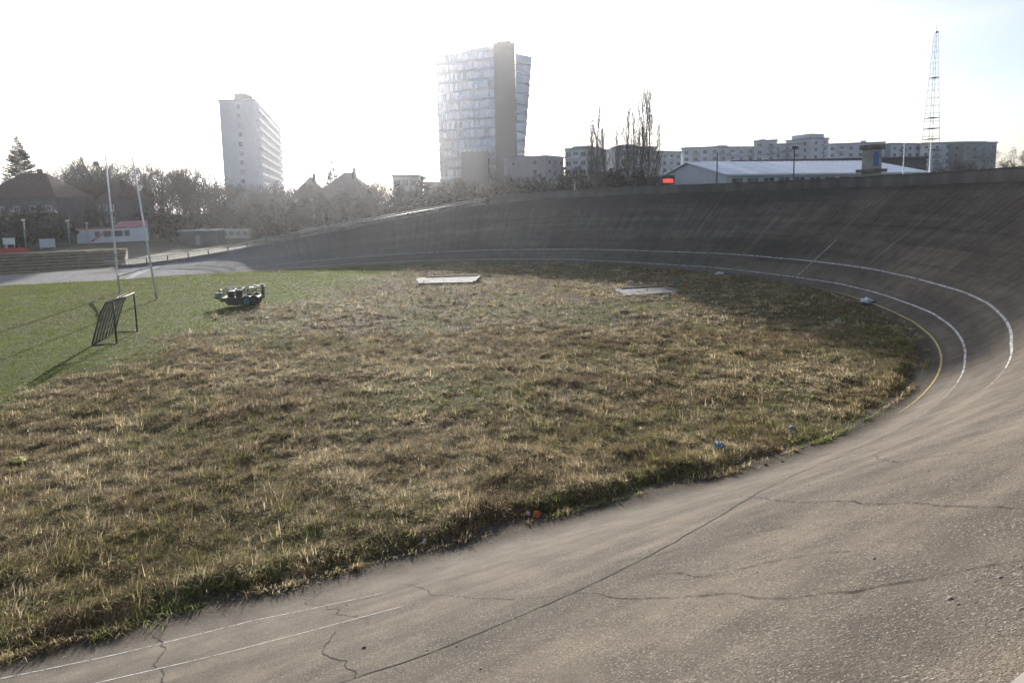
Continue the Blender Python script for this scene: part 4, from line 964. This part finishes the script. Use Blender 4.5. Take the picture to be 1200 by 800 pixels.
# ------------------------------------------------------------------ trees
def bare_tree_mesh(seed, H, spread=1., narrow=False):
    rr = random.Random(seed); tk = MB(); cw = MB()
    def branch(p, d, ln_, r, lv):
        d = d.normalized(); seg = 3 if lv < 3 else 2; pts = [p.copy()]; q = p.copy(); dd = d.copy()
        for i in range(seg):
            gw_ = .03 if narrow and lv == 0 else .13; dd = (dd + Vector((rr.gauss(0, gw_), rr.gauss(0, gw_), rr.gauss(.05, .08)+(.12 if narrow else .0)))).normalized(); q = q + dd*ln_/seg; pts.append(q.copy())
        (tk if lv == 0 else cw).tube(pts, [r*(1-.45*i/seg) for i in range(seg+1)], 6 if lv == 0 else (4 if lv < 3 else 3), False)
        if lv >= 5: return
        nb = (8, 5, 5, 4, 3)[lv] if not narrow else (36, 4, 3, 2, 0)[lv]
        if narrow and lv >= 4: return
        for k in range(nb):
            t = (.30+.70*(k+rr.random()*.8)/nb) if lv == 0 else (.25+.75*(k+.5)/nb)
            t = min(t, 1.); i = min(int(t*seg), seg-1); f = t*seg-i; bp0 = pts[i].lerp(pts[i+1], f)
            az = rr.random()*2*PI; side = dd.orthogonal().normalized(); side = Matrix.Rotation(az, 3, dd) @ side
            ang_ = rr.uniform(.5, 1.05)*spread if not narrow else rr.uniform(.16, .38)
            nd = dd*math.cos(ang_) + side*math.sin(ang_); nd.z += .12; 
            sc_ = (.62 if lv == 0 else .60)*(1.15-.5*t)*rr.uniform(.8, 1.15) if not narrow else (.27 if lv == 0 else .6)*(1.25-.6*t)*rr.uniform(.8, 1.15)
            branch(bp0, nd, ln_*sc_, max(.010, r*(.5 if lv == 0 else .50)*(1.1-.4*t)), lv+1)
    branch(Vector((0, 0, -.2)), Vector((0, 0, 1)), H*(.62 if not narrow else .97), H*.017 if not narrow else .10, 0)
    return tk, cw
protos = []
def make_bare(seed, H, spread=1., narrow=False, name='bare_tree'):
    tk, cw = bare_tree_mesh(seed, H, spread, narrow)
    e = empty(name); tk.build('trunk', M['bark'], e, True); cw.build('crown', M['twig'], e, True); return e
kinds = [make_bare(s_, 12, sp) for s_, sp in ((1, 1.), (2, .85), (3, 1.1), (4, .95), (5, .8), (6, 1.05))]; usedk = set()
def place_tree(k, px, d, top, label, group, wide=1.):
    """top = height in metres"""
    o = kinds[k] if k not in usedk else copy_tree(kinds[k]); usedk.add(k)
    o.location = (X(px, d), d, 0); sc_ = top/11.5; o.scale = (sc_*wide, sc_*wide, sc_); o.rotation_euler = (0, 0, random.Random(int(px*3+d)).random()*6.3); tag(o, label, 'tree', group)
ordn = ['first', 'second', 'third', 'fourth', 'fifth', 'sixth', 'seventh', 'eighth', 'ninth', 'tenth', 'eleventh', 'twelfth', 'thirteenth', 'fourteenth', 'fifteenth', 'sixteenth', 'seventeenth', 'eighteenth', 'nineteenth', 'twentieth']
def top_at(px, ytop, d): hy = 239-(px-600)*.0197; return 7+(hy-ytop)*d/749.5
def row(xs, d0, d1, ytops, where, group, wide=1.1, seed=0):
    rr = random.Random(seed); n = len(xs)
    for i, px in enumerate(xs):
        d = rr.uniform(d0, d1); yt = np.interp(px, *zip(*ytops))+rr.uniform(-6, 7)
        place_tree(rr.randrange(6), px, d, top_at(px, yt, d), f'{ordn[i]} bare tree from the left {where}', group, wide*rr.uniform(.85, 1.2))
row([58, 68, 80, 90, 100, 112, 126, 136, 145, 155, 168, 178, 190, 201, 212, 224, 236, 248, 258], 176, 205, [(60, 182), (100, 184), (140, 172), (170, 172), (200, 176), (260, 184)], 'in the tall row left of the slab tower', 'bare trees between the red roofed house and the slab tower', 1.05, 2)
row([75, 92, 108, 122, 138, 152, 166, 182, 196, 210, 224, 238, 250, 262], 163, 176, [(70, 202), (150, 196), (200, 200), (262, 206)], 'in the front row behind the clubhouse', 'lower bare trees behind the clubhouse', 1.2, 3)
row([268, 280, 292, 304, 316, 328, 340, 352, 364, 376], 150, 172, [(270, 214), (340, 210), (372, 205)], 'in front of the slab tower foot', 'bare trees at the foot of the slab tower', 1.2, 4)
row([388, 398, 408, 418, 428, 438, 448, 458, 468, 478, 489, 500, 510], 140, 163, [(390, 204), (424, 202), (460, 206), (503, 208)], 'between the pyramid roofed house and the glass tower', 'bare trees left of the glass tower', 1.2, 5)
row([520, 536, 552, 568, 585, 600, 617, 634], 130, 165, [(520, 206), (560, 198), (600, 196), (634, 214)], 'in front of the glass tower foot', 'bare trees in front of the glass tower', 1.1, 6)
row([655, 680, 708, 742, 768, 790, 812], 120, 150, [(655, 198), (700, 186), (760, 190), (812, 196)], 'in the scrub around the foot of the poplars', 'bare trees around the foot of the poplars', 1.1, 7)
row([1098, 1112, 1128, 1142, 1158, 1176, 1190, 1206], 150, 190, [(1098, 182), (1150, 180), (1176, 176), (1206, 168)], 'below the right end of the skyline blocks', 'bare trees at the right end of the skyline', 1.1, 8)
row([8, 30], 165, 185, [(0, 205), (30, 205)], 'behind the big red roofed house', 'bare trees behind the big house', 1.1, 9)
# poplars
pk = [make_bare(s_, 20, 1, True, 'poplar') for s_ in (21, 22, 23)]; pu = set()
for i, (px, yt, d, k) in enumerate(((694, 143, 150, 0), (702, 124, 152, 1), (713, 140, 155, 2), (722, 146, 150, 0), (736, 133, 150, 1), (744, 128, 153, 2), (752, 108, 151, 0), (760, 112, 154, 1), (766, 145, 157, 2))):
    o = pk[k] if k not in pu else copy_tree(pk[k]); pu.add(k); H_ = top_at(px, yt, d); o.location = (X(px, d), d, 0); o.scale = (H_/20.*.85, H_/20.*.85, H_/21.6); o.rotation_euler = (0, 0, i*1.7)
    tag(o, f'{ordn[i]} tall bare poplar from the left in the poplar group above the rim', 'tree', 'tall bare poplars standing above the rim')

# spruces
def spruce(px, d, top, label, base_r, seed):
    e = empty('spruce_tree', (X(px, d), d, 0)); tag(e, label, 'tree'); rr = random.Random(seed)
    MB().tube([(0, 0, 0), (0, 0, top)], [.22, .02], 7).build('trunk', M['bark'], e, True)
    m = MB(); z = top*.12
    while z < top-.1:
        f = (top-z)/(top*.88); R_ = base_r*f**.85; nb = 15 if f > .15 else 7
        for k in range(nb):
            t = rr.random()*2*PI; l_ = R_*rr.uniform(.6, 1.12); dz_ = -.12*l_; u = Vector((math.cos(t), math.sin(t), 0)); s_ = Vector((-u.y, u.x, 0))
            p0 = Vector((0, 0, z)); 
            for j in range(max(3, int(l_*5))):
                q_ = (j+1)/max(3, int(l_*5)); c_ = p0+u*l_*q_+Vector((0, 0, dz_*math.sin(q_*2.6)+.10*l_*q_*q_)); w_ = .20+.35*(1-q_)
                for sg in (-1, 1):
                    a_ = c_+s_*sg*w_*rr.uniform(.7, 1.3)+u*.2+Vector((0, 0, -rr.uniform(.05, .3)))
                    m.poly([c_-u*.14, c_+u*.16, a_])
                m.poly([c_-u*.15, c_+u*.15, c_+Vector((rr.gauss(0, .08), rr.gauss(0, .08), -rr.uniform(.15, .35)))])
        z += .26+.22*f
    m.build('crown', M['needles'], e)
spruce(34, 168, top_at(25, 162, 168), 'tall dark spruce behind the red roofed house at the left edge', 8.2, 1)
spruce(394, 172, top_at(394, 189, 172), 'small spruce top poking above the pyramid roofed house', 5.0, 2)
spruce(843, 140, 13.5, 'small dark conifer left of the first pole behind the hall roof', 2., 3)

# ivy-dark evergreen bushes forming the hedge below the trees
def bush(px, d, w_, h_, label, seed, cat='bush', group='dark bushes below the trees'):
    e = empty('evergreen_bush', (X(px, d), d, 0)); tag(e, label, cat, group); r_ = np.random.RandomState(seed); n = int(1800)
    lob = r_.rand(7, 3)*[1.5, 1.0, .6]-[.75, .5, 0]; li = r_.randint(0, 7, n); v = r_.normal(0, 1, (n, 3)); v /= np.linalg.norm(v, axis=1)[:, None]; v *= (r_.rand(n)**.4)[:, None]*.42
    c_ = (lob[li]+v+[0, 0, .35])*[w_*.5, w_*.4, h_]; c_ = c_[(c_[:, 2] > .05)]; n = len(c_)
    a_ = r_.normal(0, .22, (n, 3)); b2 = r_.normal(0, .22, (n, 3)); Vq = np.stack([c_-a_, c_+b2, c_+a_, c_-b2], 1).reshape(-1, 3)
    np_mesh('crown', Vq, np.arange(n*4).reshape(-1, 4), M['ivy'], e)
    MB().tube([(0, 0, -.1), (0, 0, h_*.5)], .12, 6).build('stem', M['bark'], e)
bx_ = [(5, 128, 9, 5.5), (24, 132, 9, 6), (45, 130, 10, 6.5), (66, 134, 9, 6.), (88, 158, 10, 8), (112, 162, 10, 8), (134, 162, 10, 8), (158, 163, 10, 7.5), (180, 158, 10, 7), (200, 140, 8, 5.5), (224, 138, 8, 5.), (246, 160, 9, 6), (270, 158, 9, 6), (294, 156, 9, 6.5), (318, 150, 9, 6), (342, 146, 9, 7), (366, 140, 9, 7), (392, 136, 9, 7.5), (418, 134, 9, 8), (444, 132, 9, 8.5), (470, 130, 9, 9), (494, 128, 9, 9.5), (520, 126, 9, 9), (546, 125, 9, 9.5), (572, 124, 9, 9.5), (598, 122, 9, 9.5), (626, 120, 9, 9.5), (652, 118, 8, 9.5), (680, 116, 8, 10), (706, 114, 8, 10), (732, 114, 8, 10), (756, 116, 8, 9)]
wh_ = ['at the left edge under the big red roofed house'] * 4 + ['behind the clubhouse'] * 5 + ['around the dark shed and cream container'] * 4 + ['under the slab tower and pyramid roofed house'] * 5 + ['left of the glass tower foot'] * 4 + ['in front of the glass tower foot'] * 5 + ['around the foot of the poplars'] * 5
cnt = {}
for i, (px, d, w_, h_) in enumerate(bx_):
    c_ = cnt.get(wh_[i], 0); cnt[wh_[i]] = c_+1; bush(px, d, w_, h_, f'{ordn[c_]} dark bush from the left {wh_[i]}', 100+i)
# thicket: leafless understorey far behind, one mass
r_ = np.random.RandomState(9); n = 110000; t = r_.uniform(-.95, .36, n); y = r_.uniform(170, 215, n); x = t*y; hh = (np.where(t < -.1, 10.5, 8)+5*fbm(x*.05, y*.05, 90, 3))*r_.rand(n)
a_ = np.c_[r_.normal(0, .5, n), r_.normal(0, .5, n), np.abs(r_.normal(0, 1.1, n))]; s_ = np.c_[r_.normal(0, .05, (n, 2)), np.zeros(n)]
c_ = np.stack([x, y, hh], 1); th_ = np_mesh('thicket', np.stack([c_-s_, c_+s_, c_+a_], 1).reshape(-1, 3), np.arange(n*3).reshape(-1, 3), M['twig'])
tag(th_, 'grey brown leafless thicket filling the background between houses and trees', 'thicket', kind='stuff')

# ------------------------------------------------------------------ haze
hz = MB().box(-GX-6, GX+6, -GX-6, GX+6, -1.5, 82.).build('haze', None); tag(hz, kind='stuff'); hz['label'] = 'thin bright winter haze in the air'
hm = bpy.data.materials.new('haze'); hm.use_nodes = True; t = hm.node_tree; t.nodes.remove(t.nodes['Principled BSDF'])
pv = t.nodes.new('ShaderNodeVolumePrincipled'); pv.inputs['Color'].default_value = (.93, .95, 1, 1); pv.inputs['Density'].default_value = HAZE_DENSITY; pv.inputs['Anisotropy'].default_value = HAZE_ANISO
t.links.new(pv.outputs[0], t.nodes['Material Output'].inputs['Volume']); hz.data.materials.append(hm)
